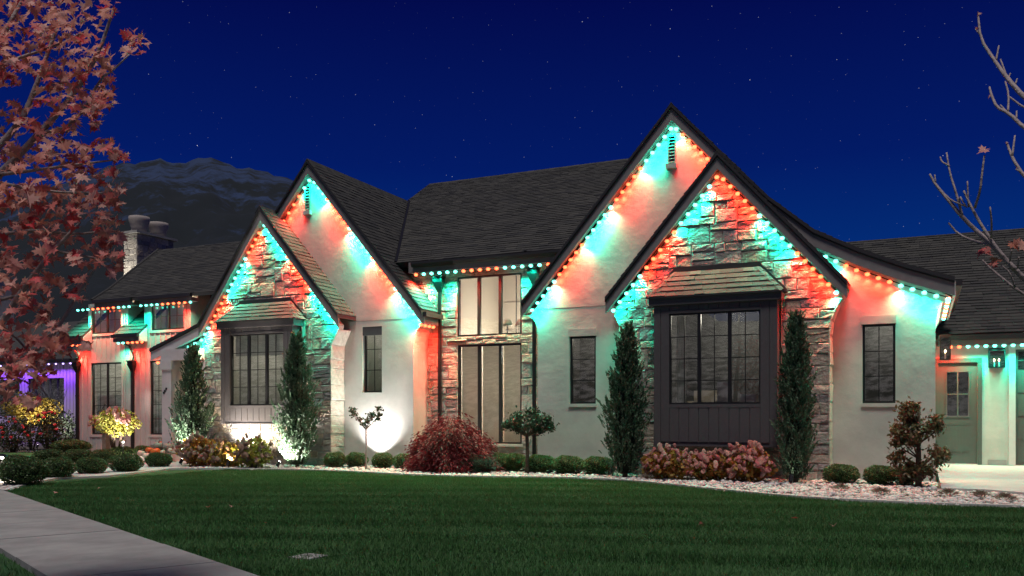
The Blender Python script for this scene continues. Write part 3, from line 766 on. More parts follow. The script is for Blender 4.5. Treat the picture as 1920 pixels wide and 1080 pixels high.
bar('muntin', ((gx_[0] + gx_[1]) / 2 - .015, d0 - .004, gz_[0]), ((gx_[0] + gx_[1]) / 2 + .015, d0 + .03, gz_[1]), 'green_door', dleaf)
bar('muntin', (gx_[0], d0 - .003, (gz_[0] + gz_[1]) / 2 - .015), (gx_[1], d0 + .031, (gz_[0] + gz_[1]) / 2 + .015), 'green_door', dleaf)
for a, b in (((gx_[0] - .03, gz_[0] - .03), (gx_[1] + .03, gz_[0])), ((gx_[0] - .03, gz_[1]), (gx_[1] + .03, gz_[1] + .03))): bar('glazing_bead', (a[0], d0 - .012, a[1]), (b[0], d0 - .001, b[1]), 'green_door', dleaf)
for xx in (gx_[0] - .03, gx_[1]): bar('glazing_bead', (xx, d0 - .012, gz_[0] + .001), (xx + .03, d0 - .001, gz_[1] - .001), 'green_door', dleaf)
pz = (door[1] + .32, gz_[0] - .2)
for k in range(7):
    bar('panel_board', (gx_[0] + (gx_[1] - gx_[0]) * k / 7 + .004, d0 - .008, pz[0]), (gx_[0] + (gx_[1] - gx_[0]) * (k + 1) / 7 - .004, d0 - .001, pz[1]), 'green_door', dleaf)
for a, b in (((gx_[0] - .02, pz[0] - .02), (gx_[1] + .02, pz[0])), ((gx_[0] - .02, pz[1]), (gx_[1] + .02, pz[1] + .02))): bar('panel_frame', (a[0], d0 - .014, a[1]), (b[0], d0 - .001, b[1]), 'green_door', dleaf)
bar('deadbolt', (door[0] + .05, d0 - .03, 1.0), (door[0] + .11, d0 - .001, 1.06), 'black_metal', dleaf)
bar('handle', (door[0] + .05, d0 - .05, .86), (door[0] + .12, d0 - .001, .93), 'black_metal', dleaf)
bar('threshold', (door[0], YG - .04, dz - .03), (door[2], YG + .1, dz + .008), 'white_trim', dleaf)
MB().add([(door[0] - .3, YG + .3, 0), (door[2] + .3, YG + .3, 0), (door[2] + .3, YG + .3, 2.6), (door[0] - .3, YG + .3, 2.6), (door[0] - .3, YG + 2, 0), (door[2] + .3, YG + 2, 0), (door[2] + .3, YG + 2, 2.6), (door[0] - .3, YG + 2, 2.6)], [(4, 5, 6, 7), (0, 4, 7, 3), (1, 2, 6, 5), (0, 1, 5, 4), (3, 7, 6, 2)]).build('room_lining', 'interior_grey', dleaf)
lamp('room_fill', 'POINT', ((door[0] + door[2]) / 2, YG + 1.0, 1.0), 14, (1, .9, .85), dleaf, size=.15)  # added fill lamp so the door panes do not go black
gdoor = MB().box((gd[0], YG + .08, gd[1]), (gd[2], YG + .12, gd[3])).build('garage_door', 'green_door', house)
nr = 5; hh = (gd[3] - gd[1]) / nr
for r_ in range(nr):
    for c_ in range(4):
        xa = gd[0] + .06 + (gd[2] - gd[0] - .06) * c_ / 4; xb = xa + (gd[2] - gd[0]) / 4 - .08; za = gd[1] + hh * r_ + .07; zb = gd[1] + hh * (r_ + 1) - .05
        if r_ == nr - 1: bar('pane', (xa, YG + .07, za), (xb, YG + .079, zb), 'glass_dark', gdoor); bar('muntin', (xa, YG + .06, (za + zb) / 2 - .012), (xb, YG + .069, (za + zb) / 2 + .012), 'green_door', gdoor)
        else: bar('panel', (xa, YG + .068, za), (xb, YG + .079, zb), 'green_door', gdoor)
bar('garage_door_casing', (gd[0] - .14, YG - .03, dz), (gd[0], YG - .001, gd[3] + .1), 'white_trim', house)
bar('foundation_block', (X(1852, YG), YG - .05, 0), (X(1887, YG), YG - .001, W(1868, 862, YG).z), 'concrete', house)
# garage roof
gy0 = 23.2; gz0 = W(1800, 627, gy0).z; gy1 = 28.0; gz1 = W(1765, 441, gy1).z
gxa, gxb = X(1560, gy1), X(2700, gy0)
S_ = math.hypot(gy1 - gy0, gz1 - gz0); Vg = Vector((0, (gy1 - gy0) / S_, (gz1 - gz0) / S_))
rf = MB().prism([(gxa, gy0, gz0), (gxa, gy1, gz1), (gxa, 2 * gy1 - gy0, gz0), (gxa, gy1, gz1 - .12), (gxa, gy0 + .1, gz0 - .1)], (gxb - gxa, 0, 0)).build('roof', 'roof_base', house)
tg = tiles(lambda z: 0, lambda z: gxb - gxa, 0, S_, (.15, .1501), (.22, .38), R)
xs0 = X(1790, gy0) - gxa
near = [q for q in tg if q[5] < .47 and q[0] > xs0 - .6 and q[1] < xs0 + 4.2]
shingles(near, Vector((gxa, gy0 - .03, gz0 + .004)), UX, Vg, rf, R, single=True, t=.02)
nid = set(map(id, near)); shingles([q for q in tg if id(q) not in nid], Vector((gxa, gy0 - .03, gz0 + .004)), UX, Vg, rf, R, t=.02)
bar('gutter', (gx0 + .1, gy0 - .12, gz0 - .14), (gxb, gy0 - .01, gz0 - .02), 'gutter_metal', house)
bar('eave_fascia', (gx0 + .1, gy0 + .0, gz0 - .26), (gxb, gy0 + .04, gz0 - .03), 'trim_grey', house)
bar('soffit', (gx0 + .1, gy0 + .041, gz0 - .25), (gxb, YG - .01, gz0 - .23), 'trim_grey', house)
# ------------------------------------------------------------------ left wing: board and batten, wall dormers breaking the eave
lw0, lw1 = X(145, YL), -15.6
zlow = W(240, 630, YL).z                       # top of the low eave between the dormers
zup = W(250, 558, YL - .35).z                  # dormer eave
dorm = [(X(166, YL), X(240, YL)), (X(272, YL), X(357, YL))]
low1 = (X(172, YL), W(200, 815, YL).z, X(229, YL), W(200, 680, YL).z)
low2 = (X(282, YL), W(295, 815, YL).z, X(306, YL) + .1, W(295, 676, YL).z)
up1 = (X(172, YL), W(200, 625, YL).z, X(228, YL), W(200, 575, YL).z)
up2 = (X(284, YL), W(315, 618, YL).z, X(346, YL), W(315, 567, YL).z)
out = [(lw0, BASE), (lw1, BASE), (lw1, zlow), (dorm[1][1], zlow), (dorm[1][1], zup - .05), (dorm[1][0], zup - .05), (dorm[1][0], zlow), (dorm[0][1], zlow), (dorm[0][1], zup - .05), (dorm[0][0], zup - .05), (dorm[0][0], zlow), (lw0, zlow)]
side2 = (X(333, YL) + .12, W(345, 800, YL).z, X(333, YL) + .75, low2[3])
bw = plate('board_wall', out, [low1, low2, up1, up2, side2], YL, .2, 'board_paint', house)
for w_, g, rm_, rd_ in ((low1, (2, 5), 'interior_grey', 2.2), (up1, (2, 2), 'interior_beige', .9), (up2, (2, 2), 'interior_beige', .9)):
    window(house, *w_, YL - .03, cols=2, grid=g, fw=.05, mw=.06, room=rm_, rd=rd_, rm=.3, glow=45 if rd_ > 2 else 7)
window(house, *low2, YL - .03, cols=1, grid=(2, 5), fw=.05, room='interior_grey', rd=2.2, glow=45)
for w_ in (low1, low2): bar('reflection_sheet', (w_[0] + .06, YL + .22, w_[1] + .02), (w_[2] - .06, YL + .226, w_[1] + (w_[3] - w_[1]) * .55), 'blind', house)  # pale sheets standing in for the bright reflection in the lower panes
window(house, *side2, YL - .03, cols=1, grid=(2, 5), fw=.05, room='interior_grey', rd=2.2, glow=45)
for w_ in (low1, low2, up1, up2):
    MB().box((w_[0] - .09, YL - .03, w_[1] - .09), (w_[0] - .002, YL - .001, w_[3] + .09)).box((w_[2] + .002, YL - .03, w_[1] - .09), (w_[2] + .09, YL - .001, w_[3] + .09)).box((w_[0] - .001, YL - .03, w_[3] + .002), (w_[2] + .001, YL - .001, w_[3] + .09)).box((w_[0] - .001, YL - .03, w_[1] - .09), (w_[2] + .001, YL - .001, w_[1] - .002)).build('window_casing', 'board_paint', house)
def battens(wall, xa, xb, z0, ztop, holes, Y, sp=.23):
    n = int((xb - xa) / sp)
    for k in range(n + 1):
        x = xa + (xb - xa) * k / n; segs = [(z0, ztop(x))]
        for h in holes:
            if h[0] - .10 < x < h[2] + .10:
                ns = []
                for a, b in segs:
                    if h[1] - .1 > a: ns.append((a, min(b, h[1] - .1)))
                    if h[3] + .1 < b: ns.append((max(a, h[3] + .1), b))
                segs = [s for s in ns if s[1] - s[0] > .08]
        for a, b in segs:
            if b - a > .08: bar('batten', (x - .018, Y - .02, a), (x + .018, Y - .001, b), 'board_paint', wall)
ztp = lambda x: zup - .1 if any(a <= x <= b for a, b in dorm) else zlow - .02
battens(bw, lw0 + .03, X(400, YL), BASE, ztp, [low1, low2, up1, up2, side2], YL)
# recessed upper wall between and beside the dormers, with the little roofs in front of it
up = plate('upper_wall', [(lw0, zlow + .3), (lw1, zlow + .3), (lw1, zup - .05), (lw0, zup - .05)], [], YL + .95, .1, 'board_paint', house)
battens(up, lw0 + .1, lw1 - .1, zlow + .9, lambda x: zup - .1, [], YL + .95)
for a, b in dorm:
    for x in (a, b - .06): bar('dormer_cheek', (x, YL + .201, zlow), (x + .06, YL + .949, zup - .06), 'board_paint', house)
def small_roof(xa, xb, seed):
    rg = random.Random(seed); y0, y1 = YL - .38, YL + .9; z0 = zlow + .02; z1 = zlow + 1.15
    S = math.hypot(y1 - y0, z1 - z0); V = Vector((0, (y1 - y0) / S, (z1 - z0) / S))
    rf = MB().prism([(xa, y0, z0), (xa, y1, z1), (xa, y1, z1 - .1), (xa, y0 + .03, z0 - .09)], (xb - xa, 0, 0)).build('dormer_eave_roof', 'roof_base', house)
    shingles(tiles(lambda z: 0, lambda z: xb - xa, 0, S, (.21, .2101), (.2, .34), rg), Vector((xa, y0 - .02, z0 + .005)), UX, V, rf, rg, single=True, t=.022)
    bar('gutter', (xa - .03, y0 - .1, z0 - .11), (xb + .02, y0 - .022, z0 - .01), 'gutter_metal', rf)
    bar('eave_fascia', (xa, y0 - .018, z0 - .26), (xb, y0 + .01, z0 - .112), 'trim_grey', rf)
    MB().prism([(xb + .001, y0, z0 - .04), (xb + .001, YL - .03, z0 + .25), (xb + .001, YL - .03, z0 - .25), (xb + .001, y0, z0 - .25)], (.025, 0, 0)).build('eave_end_board', 'white_trim', rf)
    bar('soffit', (xa, y0 + .012, z0 - .26), (xb, YL - .03, z0 - .24), 'trim_grey', rf)
small_roof(X(118, YL - .38), X(155, YL - .38), 31); small_roof(X(213, YL - .38), X(260, YL - .38), 32)
# eaves of the dormers and the big roof behind
ly1 = 25.6; lz1 = W(300, 469, ly1).z
rxa, rxb = X(172, YL - .35), -15.0
prof = [(YL - .35, zup), (YL + .5, zup + .50), (YL + 1.6, zup + 1.28), (ly1, lz1)]
ridge0 = X(297, ly1)
rf = MB()
for k in range(3):
    (ya, za), (yb, zb) = prof[k], prof[k + 1]
    t0, t1 = (ya - prof[0][0]) / (ly1 - prof[0][0]), (yb - prof[0][0]) / (ly1 - prof[0][0])
    a0, a1 = rxa + (ridge0 - rxa) * t0, rxa + (ridge0 - rxa) * t1
    rf.add([(a0, ya, za), (rxb, ya, za), (rxb, yb, zb), (a1, yb, zb), (a0, ya, za - .1), (rxb, ya, za - .1), (rxb, yb, zb - .1), (a1, yb, zb - .1)], [(0, 1, 2, 3), (7, 6, 5, 4), (0, 4, 5, 1), (0, 3, 7, 4)])
rf.add([(ridge0, ly1, lz1), (rxb, ly1, lz1), (rxb, ly1 + 3.5, zup), (ridge0, ly1 + 3.5, zup)], [(0, 1, 2, 3)])
rf.add([(rxa, prof[0][0], zup), (ridge0, ly1, lz1), (ridge0, ly1 + 3.5, zup)], [(0, 1, 2)])
rf = rf.build('roof', 'roof_base', house)
for k in range(3):
    (ya, za), (yb, zb) = prof[k], prof[k + 1]; S = math.hypot(yb - ya, zb - za); V = Vector((0, (yb - ya) / S, (zb - za) / S))
    t0, t1 = (ya - prof[0][0]) / (ly1 - prof[0][0]), (yb - prof[0][0]) / (ly1 - prof[0][0])
    a0, a1 = rxa + (ridge0 - rxa) * t0, rxa + (ridge0 - rxa) * t1
    shingles(tiles(lambda z: (a1 - a0) * z / S, lambda z: rxb - a0, 0, S, (.14, .1401), (.22, .36), R), Vector((a0, ya, za + .005)), UX, V, rf, R)
MB().tube([(rxa, prof[0][0], zup + .03)] + [(rxa + (ridge0 - rxa) * (y - prof[0][0]) / (ly1 - prof[0][0]), y, z + .03) for y, z in prof[1:]], .05, 6).build('hip_cap', 'roof_base', rf)
for xa, xb, in ((X(176, YL - .4), X(246, YL - .4)), (X(262, YL - .4), X(358, YL - .4))):
    bar('eave_fascia', (xa, YL - .38, zup - .26), (xb, YL - .352, zup - .02), 'trim_grey', house)
    bar('gutter', (xa - .02, YL - .48, zup - .12), (xb + .02, YL - .382, zup - .0), 'gutter_metal', house)
    bar('soffit', (xa, YL - .35, zup - .25), (xb, YL - .025, zup - .23), 'trim_grey', house)
downpipe(147, 680, YL - .02, BASE, w=.09, elbow=[(0, 0, .2), (0, .15, .45)])
downpipe(251, 678, YL - .02, BASE, w=.09, elbow=[(0, 0, .2), (-.1, .1, .55), (-.22, .22, .62)])
# ---- porch at the foot of the long rake: beam and boxed column
pc = X(317, 17.95); zt = W(317, 676, 17.9).z; zc_ = W(317, 655, 17.9).z
col = MB().box((pc - .17, 17.86, BASE), (pc + .17, 18.42, zt - .25)).build('porch_column', 'white_trim', house)
bar('capital', (pc - .21, 17.82, zt - .25), (pc + .21, 18.46, zt), 'white_trim', col)
bar('plinth', (pc - .21, 17.82, BASE), (pc + .21, 18.46, BASE + .22), 'white_trim', col)
bar('porch_beam', (pc - .26, 17.9, zt + .001), (la, 18.3, zt + .31), 'white_trim', house)
MB().prism([(pc - .2, YB + .08, zt + .312), (la, YB + .08, zt + .312), (la, YB + .08, LS[1][1] - .3), (LS[1][0], YB + .08, LS[1][1] - .36)], (0, .05, 0)).build('porch_gable_panel', 'white_trim', house)
MB().box((pc - .1, YB + .1, zt + .28), (la, YL - .03, zt + .3)).build('porch_ceiling', 'white_trim', house)
o = MB()
cx, cz = W(309, 733, 17.85).x, W(309, 733, 17.85).z
for dx, dz_ in ((-.04, -.05), (.0, .0), (.05, .06)):
    o.box((cx + dx - .028, 17.845, cz + dz_ - .03), (cx + dx + .028, 17.859, cz + dz_ + .03))
o.build('house_numeral', 'black_metal', col)
# ---- stone chimney with two clay pots
cy0 = 27.0; cxa, cxb = X(232, cy0), X(257, cy0); cy1 = cy0 + 2.0; ctop = W(245, 438, cy0).z
ch = MB().box((cxa + .02, cy0 + .02, 3), (cxb - .02, cy1, ctop)).build('chimney', 'mortar', house)
rg = random.Random(41)
for q in tiles(lambda z: cxa, lambda z: cxb, 5.2, ctop, (.2, .34), (.2, .45), rg): stone(q, Vector((0, cy0 + .02, 0)), UX, UZ, -UY, 'quoin', ch, rg)
for q in tiles(lambda z: cy0, lambda z: cy1, 5.2, ctop, (.2, .34), (.22, .5), rg): stone(q, Vector((cxb - .02, 0, 0)), UY, UZ, UX, 'stone', ch, rg)
bar('chimney_cap', (cxa - .12, cy0 - .12, ctop), (cxb + .12, cy1 + .12, ctop + .1), 'concrete', ch)
for yy, hh in ((cy0 + .42, .68), (cy0 + 1.45, .62)):
    MB().lathe(((cxa + cxb) / 2 + .05, yy, ctop + .1), [(.33, 0), (.33, hh * .3), (.40, hh * .62), (.43, hh * .8), (.42, hh), (.36, hh), (.34, hh * .8)], 20).build('chimney_pot', 'clay_pot', ch, smooth=True)
lamp('chimney_light', 'SPOT', (cxa - .3, cy0 - .55, 6.1), 260, (1, .93, .82), house, spot=70, aim=(.25, .35, 1))

lay_stones()
# ------------------------------------------------------------------ guest house beyond, washed purple
YQ = 31.0
gh = empty('guest_house', (X(20, YQ), YQ, 0), 'low board walled building with dark roof lit purple beyond the yellow shrub', 'house')
qx0, qx1 = X(-260, YQ), X(150, YQ); qz = W(80, 676, YQ).z
gdoor_ = (X(52, YQ), W(90, 800, YQ).z, X(120, YQ), W(90, 709, YQ).z); gw = (X(-20, YQ), W(20, 780, YQ).z, X(37, YQ), W(20, 712, YQ).z)
w = plate('board_wall', [(qx0, BASE), (qx1, BASE), (qx1, qz), (qx0, qz)], [gdoor_, gw], YQ, .2, 'white_trim', gh)
battens(w, qx0, qx1, BASE, lambda x: qz - .2, [gdoor_, gw], YQ, sp=.24)
window(gh, *gdoor_, YQ, cols=5, grid=(1, 1), room='interior_dark', rd=2, mw=.09)
window(gh, *gw, YQ, cols=2, grid=(1, 2), room='interior_dark', rd=2)
MB().prism([(qx0 - .3, YQ - .5, qz), (qx0 - .3, YQ + 3.2, qz + 2.4), (qx0 - .3, YQ + 7, qz), (qx0 - .3, YQ + 3.2, qz + 2.2), (qx0 - .3, YQ - .5, qz - .12)], (qx1 - qx0 + .6, 0, 0)).build('roof', 'roof_base', gh)
bar('gutter', (qx0, YQ - .6, qz - .12), (qx1, YQ - .51, qz), 'gutter_metal', gh)
bar('soffit', (qx0, YQ - .49, qz - .2), (qx1, YQ - .03, qz - .17), 'white_trim', gh)
qc = MB().box((X(-8, 34), 33.6, 3), (X(8, 34), 34.6, W(0, 522, 34).z)).build('chimney', 'mortar', gh)
bar('chimney_cap', (X(-8, 34) - .1, 33.5, W(0, 522, 34).z), (X(8, 34) + .1, 34.7, W(0, 522, 34).z + .1), 'concrete', qc)

# ------------------------------------------------------------------ eave lights: one string for each rake or eave, one bulb mesh and lamp for each light
import bmesh
def ico(r, sub=2, sc=(1, 1, 1)):
    bm = bmesh.new(); bmesh.ops.create_icosphere(bm, subdivisions=sub, radius=r)
    V = [Vector((v.co.x * sc[0], v.co.y * sc[1], v.co.z * sc[2])) for v in bm.verts]; Fa = [tuple(v.index for v in f.verts) for f in bm.faces]; bm.free(); return V, Fa
bv, bf = ico(.047, 2, (1, 1, .8))
BULB = {k: mesh('bulb', bv, bf, m, True) for k, m in (('G', 'bulb_green'), ('R', 'bulb_red'), ('P', 'bulb_purple'))}
LC = {'G': TEAL, 'R': RED, 'P': PURP}
PW = {'G': 42.0, 'R': 56.0, 'P': 60.0}
def light_string(pts, pattern, label, aim=(0, .0, -1), power=1.0, cone=146):
    """pts: where each bulb hangs, in order; a thin track joins them"""
    root = empty('light_string', pts[0], label, 'string lights', 'coloured eave lights')
    MB().tube([p + UZ * .035 for p in pts], .012, 5).build('track', 'dark_metal', root)
    for p, c in zip(pts, pattern):
        link('bulb', BULB[c], root, p)
        lamp('bulb_light', 'SPOT', p - UZ * .05, PW[c] * power, LC[c], root, size=.035, spot=cone, blend=1.0, aim=aim)
def along(poly, n):
    """n points evenly along a polyline of (x,z)"""
    L_ = [0]
    for a, b in zip(poly, poly[1:]): L_.append(L_[-1] + math.hypot(b[0] - a[0], b[1] - a[1]))
    out = []
    for k in range(n):
        d = L_[-1] * (k + .0) / max(1, n - 1)
        for i in range(len(poly) - 1):
            if d <= L_[i + 1] + 1e-6:
                t = (d - L_[i]) / (L_[i + 1] - L_[i]); out.append((poly[i][0] + (poly[i + 1][0] - poly[i][0]) * t, poly[i][1] + (poly[i + 1][1] - poly[i][1]) * t)); break
    return out
def rake_string(Rk, Yf, pxa, pxb, pattern, label, drop=.43, **kw):
    Y = Yf + .135; f = lin(Rk); xa, xb = X(pxa, Y), X(pxb, Y)
    xs = [xa + (xb - xa) * k / 40 for k in range(41)]
    pl = [(x, f(x) - drop) for x in xs]
    light_string([Vector((x, Y, z)) for x, z in along(pl, len(pattern))], pattern, label, **kw)
g5, r5 = 'GGGGG', 'RRRRR'
rake_string(RT, YT, 1258, 998, g5 + r5 + g5 + r5 + g5, 'red and green lights down the long left rake of the tallest gable over the entry')
rake_string(RT, YT, 1268, 1326, 'G' + r5, 'short red run at the right of the tallest gable peak, stopping at the stone gable')
rake_string(RT, YT, 1512, 1778, 'GGGG' + r5 + g5, 'red and green lights along the low curved rake over the narrow right window')
rake_string(RS, YF, 1344, 1150, 'R' + g5 + r5 + g5, 'red and green lights down the left rake of the stone gable above the dark bay')
rake_string(RS, YF, 1356, 1568, r5 + g5 + r5 + 'G', 'red and green lights down the right rake of the stone gable above the dark bay')
rake_string(LT, YT, 580, 786, 'GGGG' + r5 + g5 + r5 + 'GGGGGG', 'red and green lights down the right rake of the gable above the small standard tree')
rake_string(LT, YT, 571, 532, 'GRRRR', 'short red run left of the peak of the gable with the small standard tree')
rake_string(LS, YF, 486, 378, 'RRRRGGGGGG' + r5 + 'GGG', 'red and green lights down the left rake of the stone gable beside the porch')
rake_string(LS, YF, 496, 628, g5 + r5 + g5 + 'G', 'red and green lights down the right rake of the stone gable beside the porch')
rake_string(LS, YF, 366, 296, 'GGGGGRR', 'green lights under the low porch rake above the boxed column')
def eave_string(Y, pxa, pxb, z, pattern, label, **kw):
    xa, xb = X(pxa, Y), X(pxb, Y); n = len(pattern)
    light_string([Vector((xa + (xb - xa) * k / max(1, n - 1), Y, z)) for k in range(n)], pattern, label, **kw)
eave_string(19.12, 780, 1045, EAVE_Z - .31, 'R' + g5 + r5 + g5 + 'RR', 'red and green lights along the eave over the tall entry windows', power=2.2)
eave_string(YL - .3, 146, 242, zup - .29, 'GGG' + r5 + 'GGG', 'red and green lights on the dormer eave next to the leader head corner', power=1.3)
eave_string(YL - .3, 264, 357, zup - .29, 'GGGG' + r5 + 'G', 'red and green lights on the dormer eave beside the porch roof', power=1.3)
eave_string(YL - .3, 128, 152, zlow - .27, 'GRRR', 'short light run under the small roof at the corner downpipe', power=1.3)
eave_string(YL - .3, 222, 266, zlow - .27, 'GGRRRR', 'short light run under the small roof between the two dormers', power=1.0)
n = 4; xq = LTr[0] - .07
light_string([Vector((xq, 18.62 + k * .2, LTr[1] - .37)) for k in range(n)], 'RRRR', 'four red lights under the short eave return left of the entry', aim=(-.25, 0, -1), power=1.3)
pts = [Vector((re_[0] - .10, 18.75 + .42 * k, re_[1] - .375)) for k in range(10)]
light_string(pts, 'RGRGRGRGRG', 'alternating lights under the side eave above the garage passage', aim=(-.35, 0, -1), power=1.0)
eave_string(YG - .30, 1766, 2060, gz0 - .285, 'RRR' + g5 + g5 + r5, 'red and green lights on the eave over the grey green side door', power=.9)
eave_string(YQ - .42, -60, 132, qz - .235, 'P' * 16, 'purple lights along the eave of the low building beyond the yellow shrub')

# ------------------------------------------------------------------ wall lanterns and the chandelier seen through the entry glass
def lantern(name, c, w, h, d, label, nb, wall='y'):
    r = empty(name, c, label, 'wall lantern')
    x, y, z = c
    MB().box((x - w / 2, y - d, z), (x + w / 2, y, z + .02)).box((x - w / 2, y - d, z + h - .06), (x + w / 2, y, z + h)).build('cap', 'black_metal', r)
    for sx_ in (-1, 1):
        for yy in (y - d, y - .02): bar('post', (x + sx_ * (w / 2 - .01) - .01, yy, z + .021), (x + sx_ * (w / 2 - .01) + .01, yy + .02, z + h - .061), 'black_metal', r)
    bar('back_plate', (x - w / 2 + .021, y - .012, z + .021), (x + w / 2 - .021, y - .001, z + h - .061), 'black_metal', r)
    bar('pane', (x - w / 2 + .021, y - d + .006, z + .021), (x + w / 2 - .021, y - d + .01, z + h - .061), 'glass', r)
    for k in range(nb):
        bx = x + (k - (nb - 1) / 2) * .1
        MB().tube([(bx, y - d / 2, z + .02), (bx, y - d / 2, z + .14)], .014, 6).build('candle_tube', 'white_trim', r)
        v, f = ico(.024, 1, (.8, .8, 1.6)); o = link('bulb', mesh('bulb', v, f, 'bulb_warm', True), r, (bx, y - d / 2, z + .18))
    return r
c = W(1868, 690, YG - .01); lantern('wall_lantern', (c.x, YG - .02, c.z), .34, .46, .2, 'wide black box lantern on the white wall beside the garage door', 2)
lantern('wall_lantern', (wx1 + .20, 20.2, W(1762, 676, 20.2).z), .2, .52, .2, 'narrow black lantern at the corner beside the grey green door', 1)
bar('wall_arm', (wx1 + .0, 20.08, W(1762, 640, 20.2).z), (wx1 + .11, 20.12, W(1762, 640, 20.2).z + .03), 'black_metal', bpy.data.objects['wall_lantern.001'])
cc = W(968, 610, YE + 1.1)
chd = empty('chandelier', (cc.x, cc.y, cc.z - .3), 'small black chandelier with pale cloth shades inside the upper entry window', 'chandelier')
lamp('chandelier_light', 'POINT', (cc.x, cc.y - .05, cc.z - .1), 7, (1, .85, .65), chd, size=.1)
MB().tube([(cc.x, cc.y, 5.35), (cc.x, cc.y, cc.z - .25)], .012, 6).build('stem', 'black_metal', chd)
for dz_ in (-.25, -.12):
    MB().tube([(cc.x + .28 * math.cos(t * math.pi / 8), cc.y + .28 * math.sin(t * math.pi / 8), cc.z + dz_) for t in range(17)], .01, 5).build('ring', 'black_metal', chd)
for k in range(5):
    a = k * 2 * math.pi / 5 + .5; x, y = cc.x + .28 * math.cos(a), cc.y + .28 * math.sin(a)
    MB().tube([(x, y, cc.z - .32), (x, y, cc.z + .02)], .01, 5).build('arm', 'black_metal', chd)
    MB().lathe((x, y, cc.z), [(.13, 0), (.06, .13), (.05, .13), (.12, 0)], 14).build('lamp_shade', 'shade_cloth', chd, smooth=True)
# ------------------------------------------------------------------ grounds
def sheet(name, pts, z, m, kind='structure', parent=None):
    P = [Vector((p[0], p[1], z)) for p in pts]; t = tessellate_polygon([P])
    f = [q if (P[q[1]] - P[q[0]]).cross(P[q[2]] - P[q[0]]).z > 0 else (q[0], q[2], q[1]) for q in t]
    o = MB().add(P, f).build(name, m, parent)
    if parent is None: tag(o, kind=kind)
    return o
mat('soil', (.10, .085, .065), .95, var=.3, vscale=2, bump=.5, bscale=40)
mat('turf_base', (.030, .098, .026), .95, var=.45, vscale=2.5, bump=1, bscale=120)
mat('gravel_base', (.20, .18, .16), .95, var=.35, vscale=25, bump=1, bscale=60)
mat('pebble', (.5, .5, .5), .75, cols=[(.62, .59, .55), (.76, .74, .70), (.50, .44, .40), (.70, .62, .55), (.36, .33, .31), (.80, .78, .76), (.56, .47, .41)], var=.12, vscale=30)
mat('grass', (.02, .06, .015), .7, cols=[(.038, .135, .030), (.062, .185, .042), (.026, .098, .024), (.085, .175, .055), (.046, .15, .034)], trans=.25)
n = 60; Rr = 3000
sheet('ground', [(Rr * math.cos(2 * math.pi * k / n), Rr * math.sin(2 * math.pi * k / n)) for k in range(n)], -.20, 'soil')
EDGE = [(12, 921), (60, 907), (110, 897), (180, 889), (250, 884), (330, 879), (400, 879), (480, 881), (560, 881), (640, 884), (720, 888), (800, 892), (900, 894), (1000, 895), (1100, 897), (1180, 902), (1260, 909), (1350, 919), (1450, 929), (1550, 936), (1650, 941), (1760, 946), (1920, 951), (2050, 955), (2300, 962)]
E3 = [G(*p) for p in EDGE]
# smooth the edge
def smooth(P, it=2):
    for _ in range(it):
        Q = [P[0]]
        for a, b in zip(P, P[1:]): Q += [a * .75 + b * .25, a * .25 + b * .75]
        Q.append(P[-1]); P = Q
    return P
E3 = smooth(E3)
s0, s1 = G(0, 920), G(465, 1080); sd_ = (s0 - s1).normalized(); sn = Vector((sd_.y, -sd_.x, 0)); sn = sn if sn.dot(Vector((1, 0, 0))) > 0 else -sn
l0, l1 = G(0, 1034), G(77, 1080); SWID = abs((l1 - s1).dot(sn))
far_s, near_s = s1 + sd_ * 40, s1 - sd_ * 14
LAWN = [(p.x, p.y) for p in E3] + [(9, 12), (9, -6), (near_s.x, near_s.y), (E3[0].x, E3[0].y)]
sheet('lawn', LAWN[:-1], GZ - .02, 'turf_base')
v0 = near_s - sn * SWID; v1 = far_s - sn * SWID
sheet('verge', [(v0.x, v0.y), (v1.x, v1.y), (v1.x - 9, v1.y), (v0.x - 9, v0.y - 3)], GZ - .024, 'turf_base')
# pavement slabs
walk = empty('sidewalk', s1, kind='structure')
d = -14.0
jl = [(G(225, 999.5) - s1).dot(sd_), (G(307, 1025) - s1).dot(sd_), (G(402, 1055.5) - s1).dot(sd_)]
pitch = 1.38; d0_ = (G(307, 1025) - s1).dot(sd_); k = -9
while k < 20:
    a = s1 + sd_ * (d0_ + k * pitch + .011); b = s1 + sd_ * (d0_ + (k + 1) * pitch - .011)
    q = [a, b, b - sn * SWID, a - sn * SWID]; c_ = (a + b) / 2 - sn * SWID / 2
    zt_ = GZ + .03 + R.uniform(-.004, .004)
    MB().prism([Vector((p.x, p.y, zt_ - .1)) for p in q], (0, 0, .1)).build('slab', 'concrete', walk)
    k += 1
# bed between lawn and house, concrete lawn edging
BED = [(p.x, p.y) for p in E3] + [(E3[-1].x + 1, 16.0), (X(1757, 17.2), 17.2), (X(1757, YS), YS + .05), (X(1008, YS), YS + .1), (X(1008, YS), YE), (lx1, YE), (lx1, YS + .1), (lb, YS + .1), (lb, YB + .1), (la, YB + .1), (X(384, 21), 21.5), (X(150, 26), 26), (-29, 24), (G(-60, 905).x, G(-60, 905).y)]
sheet('gravel_bed', BED, GZ - .03, 'gravel_base')
mb = MB()
for a, b in zip(E3, E3[1:]):
    dd = (b - a).normalized(); nn = Vector((-dd.y, dd.x, 0))
    mb.add([a + nn * .0 + UZ * -.1, b + UZ * -.1, b + nn * .11 + UZ * -.1, a + nn * .11 + UZ * -.1, a + UZ * .025, b + UZ * .025, b + nn * .11 + UZ * .025, a + nn * .11 + UZ * .025], [(4, 5, 6, 7), (0, 1, 5, 4), (2, 3, 7, 6)])
tag(mb.build('lawn_edging', 'concrete_pale'), kind='structure')
